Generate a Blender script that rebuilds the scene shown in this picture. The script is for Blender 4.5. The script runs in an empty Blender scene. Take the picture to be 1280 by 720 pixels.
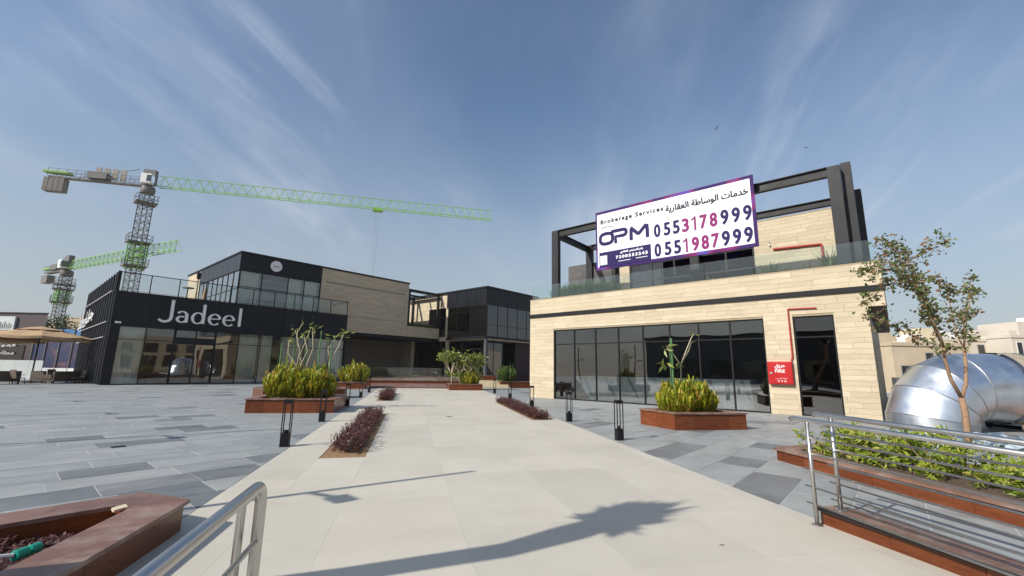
import bpy, bmesh, math, random
import numpy as np
from mathutils import Vector, Matrix
R = math.radians
rnd = random.Random(7)
scene = bpy.context.scene
COL = scene.collection

# ------------------------------------------------------------------ camera
# world grid: X and Y run along the facades of the buildings, Z up; the camera stands at the origin at 1.6 m
YAW, PITCH, ROLL = R(41.0), math.atan(102/545.0), R(0.95)
f0 = Vector((math.cos(YAW), math.sin(YAW), 0)); r0 = Vector((math.sin(YAW), -math.cos(YAW), 0)); zu = Vector((0, 0, 1))
fw = f0*math.cos(PITCH) + zu*math.sin(PITCH); up = zu*math.cos(PITCH) - f0*math.sin(PITCH)
rt = r0*math.cos(ROLL) + up*math.sin(ROLL); up2 = up*math.cos(ROLL) - r0*math.sin(ROLL)
cd = bpy.data.cameras.new('camera'); cam = bpy.data.objects.new('camera', cd); COL.objects.link(cam)
M = Matrix((rt, up2, -fw)).transposed().to_4x4(); M.translation = Vector((0, 0, 1.6))
cam.matrix_world = M
cd.sensor_width = 36; cd.sensor_fit = 'HORIZONTAL'; cd.lens = 36*545/1280; cd.clip_start = .05; cd.clip_end = 9000
scene.camera = cam

# ------------------------------------------------------------------ sky and sun
SUN_EL, SUN_AZ = R(35), R(165)         # azimuth counted from +X towards +Y
w = bpy.data.worlds.new("World"); scene.world = w; w.use_nodes = True
nt = w.node_tree; nt.nodes.clear()
def N(nt, typ, **kw):
    n = nt.nodes.new(typ)
    for k, v in kw.items():
        if k.startswith('i_'):
            key = k[2:]; key = int(key) if key.isdigit() else key
            n.inputs[key].default_value = v
        else: setattr(n, k, v)
    return n
L = lambda nt, a, b: nt.links.new(a, b)
out = N(nt, 'ShaderNodeOutputWorld'); bg = N(nt, 'ShaderNodeBackground'); bg.inputs[1].default_value = 0.108
sky = N(nt, 'ShaderNodeTexSky', sky_type='NISHITA', sun_disc=False, sun_elevation=SUN_EL, sun_rotation=R(90)-SUN_AZ,
        altitude=600, air_density=1.25, dust_density=1.6, ozone_density=2.7)
tc = N(nt, 'ShaderNodeTexCoord'); sx = N(nt, 'ShaderNodeSeparateXYZ'); L(nt, tc.outputs['Generated'], sx.inputs[0])
def MA(nt, op, a, b=None, clamp=False):
    n = N(nt, 'ShaderNodeMath', operation=op); n.use_clamp = clamp
    for i, v in enumerate((a, b)):
        if v is None: continue
        if isinstance(v, (int, float)): n.inputs[i].default_value = v
        else: L(nt, v, n.inputs[i])
    return n.outputs[0]
zc = MA(nt, 'MAXIMUM', sx.outputs['Z'], 0.02)
zc = MA(nt, 'ADD', zc, 0.24)
px = MA(nt, 'DIVIDE', sx.outputs['X'], zc); py = MA(nt, 'DIVIDE', sx.outputs['Y'], zc)
cb = N(nt, 'ShaderNodeCombineXYZ'); L(nt, px, cb.inputs[0]); L(nt, py, cb.inputs[1])
def cloud(rot, sc, nscale, det, lo, hi, off):
    mp = N(nt, 'ShaderNodeMapping', vector_type='TEXTURE'); L(nt, cb.outputs[0], mp.inputs[0])
    mp.inputs['Rotation'].default_value = (0, 0, rot); mp.inputs['Scale'].default_value = sc; mp.inputs['Location'].default_value = off
    n = N(nt, 'ShaderNodeTexNoise', i_Scale=nscale, i_Detail=det, i_Roughness=.58, i_Distortion=.35); L(nt, mp.outputs[0], n.inputs['Vector'])
    mr = N(nt, 'ShaderNodeMapRange'); mr.interpolation_type = 'SMOOTHSTEP'
    L(nt, n.outputs['Fac'], mr.inputs['Value']); mr.inputs['From Min'].default_value = lo; mr.inputs['From Max'].default_value = hi
    return mr.outputs[0]
c1 = cloud(R(44), (2.2, .9, 1), 1.5, 8, .50, .76, (2.9, 1.7, 0))
c2 = cloud(R(20), (1.2, 1.0, 1), .9, 4, .36, .66, (4.6, .7, 0))
c3 = cloud(R(30), (2.6, .55, 1), 1.9, 8, .50, .76, (7.3, 3.1, 0))
cc = MA(nt, 'ADD', MA(nt, 'MULTIPLY', MA(nt, 'ADD', MA(nt, 'MULTIPLY', c1, .85), MA(nt, 'MULTIPLY', c3, .55)), MA(nt, 'ADD', MA(nt, 'MULTIPLY', c2, .9), .18)), MA(nt, 'MULTIPLY', c2, .12))
cc = MA(nt, 'MULTIPLY', cc, 0.72, True)
mixc = N(nt, 'ShaderNodeMix', data_type='RGBA'); L(nt, cc, mixc.inputs['Factor']); L(nt, sky.outputs[0], mixc.inputs['A']); mixc.inputs['B'].default_value = (5.9, 6.4, 7.2, 1)
# dusty pale haze towards the horizon, the same all round
hz = N(nt, 'ShaderNodeMapRange'); hz.interpolation_type = 'SMOOTHSTEP'; L(nt, sx.outputs['Z'], hz.inputs['Value'])
hz.inputs['From Min'].default_value = -.02; hz.inputs['From Max'].default_value = .56; hz.inputs['To Min'].default_value = .8; hz.inputs['To Max'].default_value = 0
mixh = N(nt, 'ShaderNodeMix', data_type='RGBA'); L(nt, hz.outputs[0], mixh.inputs['Factor']); L(nt, mixc.outputs['Result'], mixh.inputs['A']); mixh.inputs['B'].default_value = (3.35, 3.62, 3.90, 1)
L(nt, mixh.outputs['Result'], bg.inputs[0]); L(nt, bg.outputs[0], out.inputs[0])

sd = bpy.data.lights.new('sun', 'SUN'); sd.energy = 4.25; sd.angle = R(.6); sd.color = (1.0, .945, .86)
sun = bpy.data.objects.new('sun', sd); COL.objects.link(sun)
sv = Vector((math.cos(SUN_AZ)*math.cos(SUN_EL), math.sin(SUN_AZ)*math.cos(SUN_EL), math.sin(SUN_EL)))
sun.rotation_euler = sv.to_track_quat('Z', 'Y').to_euler()
vs = scene.view_settings; vs.view_transform = 'Standard'; vs.look = 'None'; vs.gamma = 1; vs.use_curve_mapping = False; vs.exposure = 0.28
scene.cycles.max_bounces = 8; scene.cycles.transparent_max_bounces = 24; scene.cycles.glossy_bounces = 4; scene.cycles.caustics_reflective = False; scene.cycles.caustics_refractive = False

# ------------------------------------------------------------------ helpers: placing
def W(s, n, z=None):                    # along and across the pale walkway
    x, y = s*.589 + n*.808, s*.808 - n*.589
    return Vector((x, y)) if z is None else Vector((x, y, z))
def Q(d, l, z=0.0):                     # d metres ahead, l metres to the right of the viewer
    p = f0*d + r0*l; return Vector((p.x, p.y, z))

# ------------------------------------------------------------------ helpers: meshes
class MB:
    def __init__(s): s.v = []; s.f = []
    def add(s, vs, fs):
        b = len(s.v); s.v.extend(tuple(v) for v in vs); s.f.extend(tuple(i+b for i in f) for f in fs); return s
    def box(s, x0, y0, z0, x1, y1, z1):
        if x0 > x1: x0, x1 = x1, x0
        if y0 > y1: y0, y1 = y1, y0
        if z0 > z1: z0, z1 = z1, z0
        return s.add([(x0,y0,z0),(x1,y0,z0),(x1,y1,z0),(x0,y1,z0),(x0,y0,z1),(x1,y0,z1),(x1,y1,z1),(x0,y1,z1)],
              [(0,3,2,1),(4,5,6,7),(0,1,5,4),(1,2,6,5),(2,3,7,6),(3,0,4,7)])
    def obox(s, c, ax, ay, az):         # centre, three half axes
        c, ax, ay, az = map(Vector, (c, ax, ay, az)); vs = []
        for k in (-1, 1):
            for i, j in ((-1,-1),(1,-1),(1,1),(-1,1)): vs.append(c + ax*i + ay*j + az*k)
        return s.add(vs, [(0,3,2,1),(4,5,6,7),(0,1,5,4),(1,2,6,5),(2,3,7,6),(3,0,4,7)])
    def beam(s, a, b, w, h=None, upv=(0,0,1)):
        a, b = Vector(a), Vector(b); d = b-a; l = d.length; d.normalize(); h = h or w
        u = Vector(upv)
        if abs(d.dot(u)) > .99: u = Vector((1,0,0))
        sd = d.cross(u).normalized(); u = sd.cross(d)
        return s.obox((a+b)/2, d*l/2, sd*w/2, u*h/2)
    def prism(s, poly, z0, z1):
        a = sum(poly[i][0]*poly[(i+1)%len(poly)][1]-poly[(i+1)%len(poly)][0]*poly[i][1] for i in range(len(poly)))
        if a < 0: poly = poly[::-1]
        n = len(poly)
        return s.add([(p[0],p[1],z0) for p in poly]+[(p[0],p[1],z1) for p in poly],
              [tuple(range(n))[::-1], tuple(range(n,2*n))]+[(i,(i+1)%n,n+(i+1)%n,n+i) for i in range(n)])
    def tube(s, pts, r, n=8, caps=True):
        pts = [Vector(p) for p in pts]; rs = r if isinstance(r, (list, tuple)) else [r]*len(pts)
        vs = []; prev = None
        for i, p in enumerate(pts):
            if i == 0: t = pts[1]-p
            elif i == len(pts)-1: t = p-pts[-2]
            else: t = (pts[i+1]-p).normalized() + (p-pts[i-1]).normalized()
            t.normalize()
            if prev is None:
                a = Vector((0,0,1)) if abs(t.z) < .9 else Vector((1,0,0)); u = t.cross(a).normalized()
            else: u = (prev - t*prev.dot(t)).normalized()
            prev = u; v = t.cross(u)
            for k in range(n):
                a = 2*math.pi*k/n; vs.append(p + (u*math.cos(a)+v*math.sin(a))*rs[i])
        fs = [(i*n+k, i*n+(k+1)%n, (i+1)*n+(k+1)%n, (i+1)*n+k) for i in range(len(pts)-1) for k in range(n)]
        if caps: fs += [tuple(range(n))[::-1], tuple((len(pts)-1)*n+k for k in range(n))]
        return s.add(vs, fs)
    def lathe(s, c, prof, n=16):        # prof: list of (r, z)
        c = Vector(c); vs = [c+Vector((r*math.cos(2*math.pi*k/n), r*math.sin(2*math.pi*k/n), z)) for r, z in prof for k in range(n)]
        fs = [(i*n+k, i*n+(k+1)%n, (i+1)*n+(k+1)%n, (i+1)*n+k) for i in range(len(prof)-1) for k in range(n)]
        return s.add(vs, fs+[tuple(range(n))[::-1], tuple((len(prof)-1)*n+k for k in range(n))])

ORG = {}
def tagit(o, label=None, cat=None, group=None, kind=None):
    if label: o['label'] = label
    if cat: o['category'] = cat
    if group: o['group'] = group
    if kind: o['kind'] = kind
    return o
def thing(name, label, cat, loc=(0,0,0), group=None):
    o = bpy.data.objects.new(name, None); COL.objects.link(o); o.location = loc; o.empty_display_size = .2
    ORG[o.name] = Vector(loc); return tagit(o, label, cat, group)
def root(name, kind='structure'):
    o = bpy.data.objects.new(name, None); COL.objects.link(o); ORG[o.name] = Vector((0,0,0)); o['kind'] = kind; return o
def build(mb, name, mat, parent=None, smooth=False, loc=None, bevel=0, **tags):
    me = bpy.data.meshes.new(name)
    if isinstance(mb, MB): v, f = mb.v, mb.f
    else: v, f = mb
    o0 = ORG[parent.name] if parent else Vector(loc or (0,0,0))
    me.from_pydata([(a[0]-o0.x, a[1]-o0.y, a[2]-o0.z) for a in v], [], f); me.update()
    me.materials.append(mat)
    if smooth: me.polygons.foreach_set('use_smooth', [True]*len(me.polygons))
    o = bpy.data.objects.new(name, me); COL.objects.link(o)
    if parent: o.parent = parent; ORG[o.name] = o0
    else: o.location = o0; ORG[o.name] = o0
    if bevel:
        b = o.modifiers.new('bevel', 'BEVEL'); b.width = bevel; b.segments = 2; b.limit_method = 'ANGLE'
    return tagit(o, **tags)
def copy_thing(src, loc, rz=0, **tags):
    def cp(o, par):
        c = o.copy(); COL.objects.link(c)
        if par: c.parent = par
        for ch in kids(o): cp(ch, c)
        return c
    c = cp(src, None); c.location = loc; c.rotation_euler = (0, 0, rz); return tagit(c, **tags)
def kids(o): return [c for c in list(COL.objects) if c.parent == o]

# ------------------------------------------------------------------ helpers: materials
def rnd_node(nt):                        # one random number per loose piece, joined or not
    oi = N(nt, 'ShaderNodeObjectInfo'); g = N(nt, 'ShaderNodeNewGeometry')
    return MA(nt, 'FRACT', MA(nt, 'ADD', MA(nt, 'MULTIPLY', oi.outputs['Random'], 7.31), g.outputs['Random Per Island']))
def material(name, c1, c2=None, rough=.6, rough2=None, metal=0, scale=3, stretch=(1,1,1), det=5, pieces=None, bump=0, bscale=None, spec=.5, dirt=None, world=True, coat=0):
    """c1/c2 mixed by noise; pieces = list of colours picked at random per loose piece (tiles, leaves)"""
    m = bpy.data.materials.new(name); m.use_nodes = True; nt = m.node_tree; p = nt.nodes['Principled BSDF']
    p.inputs['Roughness'].default_value = rough; p.inputs['Metallic'].default_value = metal; p.inputs['Specular IOR Level'].default_value = spec
    if coat: p.inputs['Coat Weight'].default_value = coat; p.inputs['Coat Roughness'].default_value = .15
    if world: src = N(nt, 'ShaderNodeNewGeometry').outputs['Position']
    else: src = N(nt, 'ShaderNodeTexCoord').outputs['Object']
    mp = N(nt, 'ShaderNodeMapping'); L(nt, src, mp.inputs[0]); mp.inputs['Scale'].default_value = stretch
    no = N(nt, 'ShaderNodeTexNoise', i_Scale=scale, i_Detail=det, i_Roughness=.6); L(nt, mp.outputs[0], no.inputs['Vector'])
    if pieces:
        r = rnd_node(nt); cr = N(nt, 'ShaderNodeValToRGB'); cr.color_ramp.interpolation = 'CONSTANT' if len(pieces) > 1 else 'LINEAR'
        el = cr.color_ramp.elements; tot = len(pieces)
        while len(el) < tot: el.new(.5)
        while len(el) > tot: el.remove(el[-1])
        for i, c in enumerate(pieces): el[i].position = i/tot; el[i].color = (*c, 1)
        L(nt, r, cr.inputs[0]); base = cr.outputs[0]
        vec = N(nt, 'ShaderNodeVectorMath', operation='ADD'); cbn = N(nt, 'ShaderNodeCombineXYZ'); mr_ = MA(nt, 'MULTIPLY', r, 37.0)
        L(nt, mr_, cbn.inputs[0]); L(nt, mr_, cbn.inputs[2]); L(nt, mp.outputs[0], vec.inputs[0]); L(nt, cbn.outputs[0], vec.inputs[1]); L(nt, vec.outputs[0], no.inputs['Vector'])
        mx = N(nt, 'ShaderNodeMix', data_type='RGBA', blend_type='MULTIPLY'); L(nt, base, mx.inputs['A'])
        mr = N(nt, 'ShaderNodeMapRange'); L(nt, no.outputs['Fac'], mr.inputs['Value']); a = c2 if isinstance(c2, (int, float)) else .25
        mr.inputs['From Min'].default_value = .3; mr.inputs['From Max'].default_value = .7; mr.inputs['To Min'].default_value = 1-a; mr.inputs['To Max'].default_value = 1+a*.6
        L(nt, mr.outputs[0], mx.inputs['B']); mx.inputs['Factor'].default_value = 1; col = mx.outputs['Result']
    else:
        mx = N(nt, 'ShaderNodeMix', data_type='RGBA'); mx.inputs['A'].default_value = (*c1, 1); mx.inputs['B'].default_value = (*(c2 or c1), 1)
        mr = N(nt, 'ShaderNodeMapRange'); L(nt, no.outputs['Fac'], mr.inputs['Value']); mr.inputs['From Min'].default_value = .3; mr.inputs['From Max'].default_value = .7
        L(nt, mr.outputs[0], mx.inputs['Factor']); col = mx.outputs['Result']
    if dirt:                             # blotchy dust: colour, scale, amount
        n2 = N(nt, 'ShaderNodeTexNoise', i_Scale=dirt[1], i_Detail=8, i_Roughness=.7); L(nt, src, n2.inputs['Vector'])
        m2 = N(nt, 'ShaderNodeMapRange'); L(nt, n2.outputs['Fac'], m2.inputs['Value']); m2.inputs['From Min'].default_value = .48; m2.inputs['From Max'].default_value = .75; m2.inputs['To Max'].default_value = dirt[2]
        mx2 = N(nt, 'ShaderNodeMix', data_type='RGBA'); L(nt, m2.outputs[0], mx2.inputs['Factor']); L(nt, col, mx2.inputs['A']); mx2.inputs['B'].default_value = (*dirt[0], 1); col = mx2.outputs['Result']
    L(nt, col, p.inputs['Base Color'])
    if rough2 is not None:
        mr3 = N(nt, 'ShaderNodeMapRange'); L(nt, no.outputs['Fac'], mr3.inputs['Value']); mr3.inputs['From Min'].default_value = .3; mr3.inputs['From Max'].default_value = .7
        mr3.inputs['To Min'].default_value = rough; mr3.inputs['To Max'].default_value = rough2; L(nt, mr3.outputs[0], p.inputs['Roughness'])
    if bump:
        nb = N(nt, 'ShaderNodeTexNoise', i_Scale=bscale or scale*4, i_Detail=6); L(nt, mp.outputs[0], nb.inputs['Vector'])
        b = N(nt, 'ShaderNodeBump', i_Strength=bump, i_Distance=.01); L(nt, nb.outputs['Fac'], b.inputs['Height']); L(nt, b.outputs[0], p.inputs['Normal'])
    return m
def leafmat(name, pieces, trans=.35, rough=.45):
    m = material(name, None, .2, rough=rough, scale=20, pieces=pieces, world=False)
    nt = m.node_tree; p = nt.nodes['Principled BSDF']; o = nt.nodes['Material Output']; col = p.inputs['Base Color'].links[0].from_socket
    t = N(nt, 'ShaderNodeBsdfTranslucent'); L(nt, col, t.inputs[0]); ms = N(nt, 'ShaderNodeMixShader', i_0=trans); L(nt, p.outputs[0], ms.inputs[1]); L(nt, t.outputs[0], ms.inputs[2]); L(nt, ms.outputs[0], o.inputs[0]); return m
def glassmat(name, tint, refl=1.0, base=.04, rough=.0, rtint=(1,1,1)):
    m = bpy.data.materials.new(name); m.use_nodes = True; nt = m.node_tree; nt.nodes.clear(); o = N(nt, 'ShaderNodeOutputMaterial')
    t = N(nt, 'ShaderNodeBsdfTransparent'); t.inputs[0].default_value = (*tint, 1)
    g = N(nt, 'ShaderNodeBsdfGlossy', i_Roughness=rough); g.inputs[0].default_value = (*rtint, 1)
    fr = N(nt, 'ShaderNodeFresnel', i_IOR=1.5); geo = N(nt, 'ShaderNodeNewGeometry')
    nb = N(nt, 'ShaderNodeTexNoise', i_Scale=.35, i_Detail=1); L(nt, geo.outputs['Position'], nb.inputs['Vector'])
    b = N(nt, 'ShaderNodeBump', i_Strength=.5, i_Distance=.03); L(nt, nb.outputs['Fac'], b.inputs['Height']); L(nt, b.outputs[0], g.inputs['Normal'])
    fac = MA(nt, 'ADD', MA(nt, 'MULTIPLY', fr.outputs[0], refl), base, True)
    ms = N(nt, 'ShaderNodeMixShader'); L(nt, fac, ms.inputs[0]); L(nt, t.outputs[0], ms.inputs[1]); L(nt, g.outputs[0], ms.inputs[2]); L(nt, ms.outputs[0], o.inputs[0]); return m

black = material('black_metal', (.006,.006,.008), (.010,.010,.012), rough=.45, rough2=.6, scale=2, spec=.25)
blackpanel = material('black_panel', (.005,.006,.010), (.009,.010,.014), rough=.35, rough2=.5, scale=.8, spec=.22)
steelpaint = material('anthracite_steel', (.010,.011,.013), (.018,.019,.021), rough=.45, rough2=.6, scale=1.5, spec=.3, dirt=((.05,.048,.045), 1.2, .22))
darkgrey = material('dark_grey_render', (.05,.05,.055), (.075,.075,.08), rough=.7, scale=1.3)
stone_pieces = [(.55,.465,.325),(.525,.44,.305),(.57,.485,.345),(.54,.45,.31),(.50,.42,.295),(.56,.47,.325),(.59,.505,.365)]
stone = material('travertine', None, .12, rough=.75, scale=1.6, stretch=(1.2,1.2,9), pieces=stone_pieces, bump=.3, bscale=9, dirt=((.44,.35,.24), .5, .38))
stone_d = material('travertine_taupe', None, .18, rough=.75, scale=1.4, stretch=(1,1,9), pieces=[(.60,.485,.33),(.57,.46,.315),(.63,.51,.35),(.59,.475,.325),(.55,.45,.305)], bump=.3, bscale=9, dirt=((.40,.32,.22), .35, .35))
stone_core = material('stone_joint', (.30,.25,.17), (.36,.3,.2), rough=.9)
darkstone = material('dark_slate_cladding', None, .2, rough=.6, scale=1.2, stretch=(1,1,5), pieces=[(.055,.05,.052),(.075,.068,.068),(.09,.08,.078),(.065,.06,.06)])
paver_m = material('grey_basalt_paver', None, .20, rough=.42, rough2=.62, scale=1.6, stretch=(.8,1.8,1), det=8,
   pieces=[(0.290,0.307,0.308),(0.308,0.321,0.317),(0.299,0.312,0.308),(0.281,0.302,0.303),(0.312,0.326,0.317),(0.294,0.312,0.303),(0.303,0.317,0.313),(0.156,0.167,0.174),(0.285,0.307,0.308),(0.321,0.331,0.322),(0.266,0.279,0.281),(0.299,0.312,0.308),(0.281,0.298,0.300),(0.312,0.321,0.313),(0.270,0.282,0.284),(0.294,0.307,0.303),(0.303,0.315,0.305),(0.275,0.298,0.303),(0.292,0.307,0.301),(0.308,0.317,0.308)],
   dirt=((.44,.43,.41), .5, .30), bump=.25, bscale=14)
paver_dark = material('dark_basalt_paver', None, .22, rough=.42, rough2=.62, scale=1.6, stretch=(.8,1.8,1), det=8, pieces=[(.170,.178,.184),(.195,.202,.206),(.155,.163,.169)], dirt=((.34,.33,.32), .7, .35), bump=.25, bscale=14)
mortar = material('mortar', (.46,.46,.44), (.55,.54,.52), rough=.9, scale=4)
slab_m = material('pale_limestone_slab', None, .05, rough=.58, rough2=.75, scale=.9, det=8, pieces=[(.53,.495,.415),(.552,.515,.433),(.535,.50,.42),(.512,.478,.402),(.54,.50,.415)], dirt=((.44,.40,.325), .55, .6), bump=.15, bscale=30)
mortar_p = material('pale_mortar', (.62,.60,.54), (.66,.64,.58), rough=.9, scale=4)
sand = material('sandy_ground', (.38,.31,.22), (.46,.38,.28), rough=.95, scale=.2, dirt=((.3,.25,.2), .05, .5))
granite = material('red_brown_granite', None, .3, rough=.22, rough2=.4, scale=2.2, stretch=(1.4,1.4,9), det=7, pieces=[(.155,.042,.014),(.185,.052,.018),(.130,.034,.011),(.165,.046,.015)], spec=.35, dirt=((.26,.14,.08), 1.6, .12))
granite_top = material('honed_granite_cap', None, .2, rough=.38, rough2=.55, scale=3, det=8, pieces=[(.20,.105,.075),(.23,.12,.088),(.185,.095,.07)], dirt=((.44,.36,.31), 2.6, .65))
blackedge = material('black_edge', (.02,.018,.018), rough=.4)
soil = material('soil', (.20,.12,.06), (.33,.2,.1), rough=1, scale=9, bump=1, bscale=25)
soil_d = material('dark_soil', (.06,.04,.03), (.12,.08,.05), rough=1, scale=9, bump=1, bscale=25)
inox = material('brushed_stainless', (.50,.49,.47), (.56,.55,.53), rough=.30, rough2=.42, metal=1, scale=4, stretch=(1,1,1))
galv = material('galvanised_sheet', (.62,.66,.71), (.76,.80,.85), rough=.30, rough2=.50, metal=1, scale=1.6, det=9, bump=.4, bscale=1.8)
white = material('white_paint', (.78,.78,.77), (.72,.72,.71), rough=.5, scale=2)
pink_white = material('blush_letter', (.88,.79,.77), (.92,.84,.82), rough=.4)
creamwall = material('cream_render', (.60,.51,.36), (.66,.57,.42), rough=.85, scale=.8)
pale_wall = material('pale_villa_render', (.55,.50,.42), (.62,.57,.49), rough=.9, scale=.5, dirt=((.4,.35,.29), .4, .4))
beige_wall = material('beige_villa_render', (.46,.37,.25), (.53,.44,.31), rough=.9, scale=.5, dirt=((.36,.3,.22), .4, .4))
curtain_m = material('curtain_cloth', (.74,.75,.68), (.82,.82,.76), rough=.9, scale=3)
warm = material('warm_interior', (.20,.12,.06), (.32,.2,.11), rough=.8, scale=1.2)
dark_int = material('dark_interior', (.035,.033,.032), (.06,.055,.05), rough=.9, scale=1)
grey_int = material('grey_counter', (.74,.80,.82), (.80,.85,.86), rough=.5)
redp = material('fire_red_paint', (.42,.012,.014), (.46,.018,.018), rough=.3)
redpipe = material('red_pipe_paint', (.40,.035,.025), rough=.4)
green_steel = material('crane_green', (.17,.42,.05), (.24,.5,.09), rough=.5, scale=.7)
grey_steel = material('crane_grey', (.10,.095,.09), (.16,.15,.14), rough=.6, scale=.7)
concrete = material('concrete', (.30,.28,.25), (.38,.35,.31), rough=.9, scale=1)
umbrella_m = material('tan_canvas', (.44,.29,.155), (.50,.34,.19), rough=.85, scale=2)
rattan = material('brown_rattan', (.05,.035,.025), (.10,.07,.045), rough=.7, scale=30)
cushion = material('cushion_taupe', (.12,.09,.065), (.17,.13,.095), rough=.9, scale=3)
bark = material('bark', (.24,.145,.085), (.37,.235,.145), rough=.85, scale=25, bump=.6, bscale=40, world=False)
palebark = material('pale_bark', (.42,.35,.24), (.52,.44,.3), rough=.85, scale=20, world=False)
stake_m = material('green_stake', (.07,.17,.06), (.11,.24,.08), rough=.5, world=False)
leaf_yg = leafmat('yellow_green_leaf', [(.36,.40,.018),(.48,.48,.03),(.26,.32,.014),(.58,.52,.06),(.15,.20,.010),(.40,.40,.025),(.52,.30,.06),(.22,.27,.014)])
leaf_tree = leafmat('olive_leaf', [(.15,.18,.05),(.20,.22,.07),(.11,.15,.04),(.22,.19,.09),(.13,.17,.045),(.30,.17,.09)])
leaf_hedge = leafmat('hedge_leaf', [(.26,.35,.035),(.38,.44,.05),(.16,.24,.03),(.45,.42,.09),(.30,.38,.045)])
leaf_purple = leafmat('purple_leaf', [(.13,.05,.045),(.17,.07,.06),(.09,.035,.035),(.22,.13,.09),(.12,.05,.05),(.16,.055,.07)], .25)
leaf_frang = leafmat('frangipani_leaf', [(.28,.34,.07),(.22,.28,.05),(.34,.36,.10),(.17,.22,.04)])
leaf_dark = leafmat('dark_green_leaf', [(.05,.09,.02),(.08,.12,.03),(.04,.07,.018)])
leaf_gr = leafmat('grass_leaf', [(.10,.17,.03),(.15,.22,.04),(.08,.13,.03)])
glass_dark = glassmat('dark_tinted_glass', (.70,.73,.74), 1.0, .06)
glass_clear = glassmat('clear_glass', (.93,.95,.93), 1.0, .05)
glass_green = glassmat('green_balustrade_glass', (.90,.95,.93), .8, .03)
glass_blackm = glassmat('black_tinted_glass', (.16,.17,.18), 1.0, .06)

# ------------------------------------------------------------------ ground and sky-line level
build(MB().box(-2500,-2500,-.30, 2500,2500,-.09), 'ground', sand, kind='structure')
NR = lambda s: 4.40 + .037*s            # right edge of the walkway, its left edge is n = -2.23
S_END = 36.8

# grey plaza paving: one sheet with pavers laid on it
plaza = root('plaza_paving')
P2w = lambda s, n: tuple(W(s, n))
def in_walk(x, y):
    s, n = x*.589+y*.808, x*.808-y*.589
    return -2.23 < n < NR(s) and s < S_END and s > -8
pavers = []
CW, JT = .69, .011
def clip_out_walk(poly):                 # cut a paver along the walkway's edges; returns the pieces outside it
    def clip(poly, fn):
        o = []
        for i in range(len(poly)):
            a, b = poly[i], poly[(i+1) % len(poly)]; fa, fb = fn(a), fn(b)
            if fa >= 0: o.append(a)
            if fa*fb < 0:
                t = fa/(fa-fb); o.append((a[0]+(b[0]-a[0])*t, a[1]+(b[1]-a[1])*t))
        return o
    fl = lambda p: -2.24-(p[0]*.808-p[1]*.589)
    fr = lambda p: (p[0]*.808-p[1]*.589)-NR(p[0]*.589+p[1]*.808)-.01
    fe = lambda p: (p[0]*.589+p[1]*.808)-S_END
    ss = [fe(p) for p in poly]
    if min(ss) >= 0: return [poly]
    res = []
    for fn in (fl, fr):
        q = clip(poly, fn)
        if len(q) >= 3: res.append(q)
    if max(ss) > 0 and not res: res = [clip(poly, fe)]
    return res
mbp = MB()
for n_, sgn in ((-2.24, -1), (None, 1)):
    if sgn < 0: mbp.prism([P2w(-12,-2.24), P2w(75,-2.24), P2w(75,-60), P2w(-12,-60)], -.06, -.004)
    else: mbp.prism([P2w(-12,NR(-12)+.008), P2w(75,NR(75)+.008), P2w(75,60), P2w(-12,60)], -.06, -.004)
mbp.prism([P2w(S_END+.002,-2.239), P2w(S_END+.002,NR(S_END)+.007), P2w(75,NR(75)+.007), P2w(75,-2.239)], -.06, -.004)
build(mbp, 'mortar_bed', mortar, plaza)
row = 0; y = -7.0
while y < 60:
    x = -13.0 + rnd.random()*1.2
    while x < 54:
        l = rnd.choice((.9,1.05,1.2,1.4)) ; x1 = x+l
        if not (4.94 < x and x1 < 24 and y > 44.4) and not (x > 21.6 and y > .6 and y+CW < 16.4) and (x1 > -1 or y > 10) :
            for q in clip_out_walk([(x,y),(x1-JT,y),(x1-JT,y+CW-JT),(x,y+CW-JT)]): pavers.append((q,))
        x = x1
    y += CW; row += 1
def shown_size(q):
    cx = sum(p[0] for p in q)/len(q); cy = sum(p[1] for p in q)/len(q)
    d = cx*f0.x+cy*f0.y; l = cx*r0.x+cy*r0.y
    if d < 1.2 or abs(l) > 1.22*d+.6: return 0
    return 1/(d*d*d)
pavers.sort(key=lambda t: -shown_size(t[0]))
restmb = MB()
for i, (q,) in enumerate(pavers):
    dz = rnd.uniform(-.0015,.0015)
    cxq = sum(p[0] for p in q)/len(q); cyq = sum(p[1] for p in q)/len(q)
    dark = any(abs(cxq-a) < .62 and abs(cyq-b) < .345 for a, b in ((2.05,7.8),(.9,9.2),(2.3,12.3),(9.7,2.2),(7.5,1.4),(9.5,3.9),(12.2,7.0),(3.4,16.0),(16.5,6.6)))
    if i < 295: build(MB().prism(q, -.034, 0+dz), 'paver', paver_dark if dark else paver_m, plaza)
    else: restmb.prism(q, -.034, dz)
build(restmb, 'paver', paver_m, plaza, kind='stuff')

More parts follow.
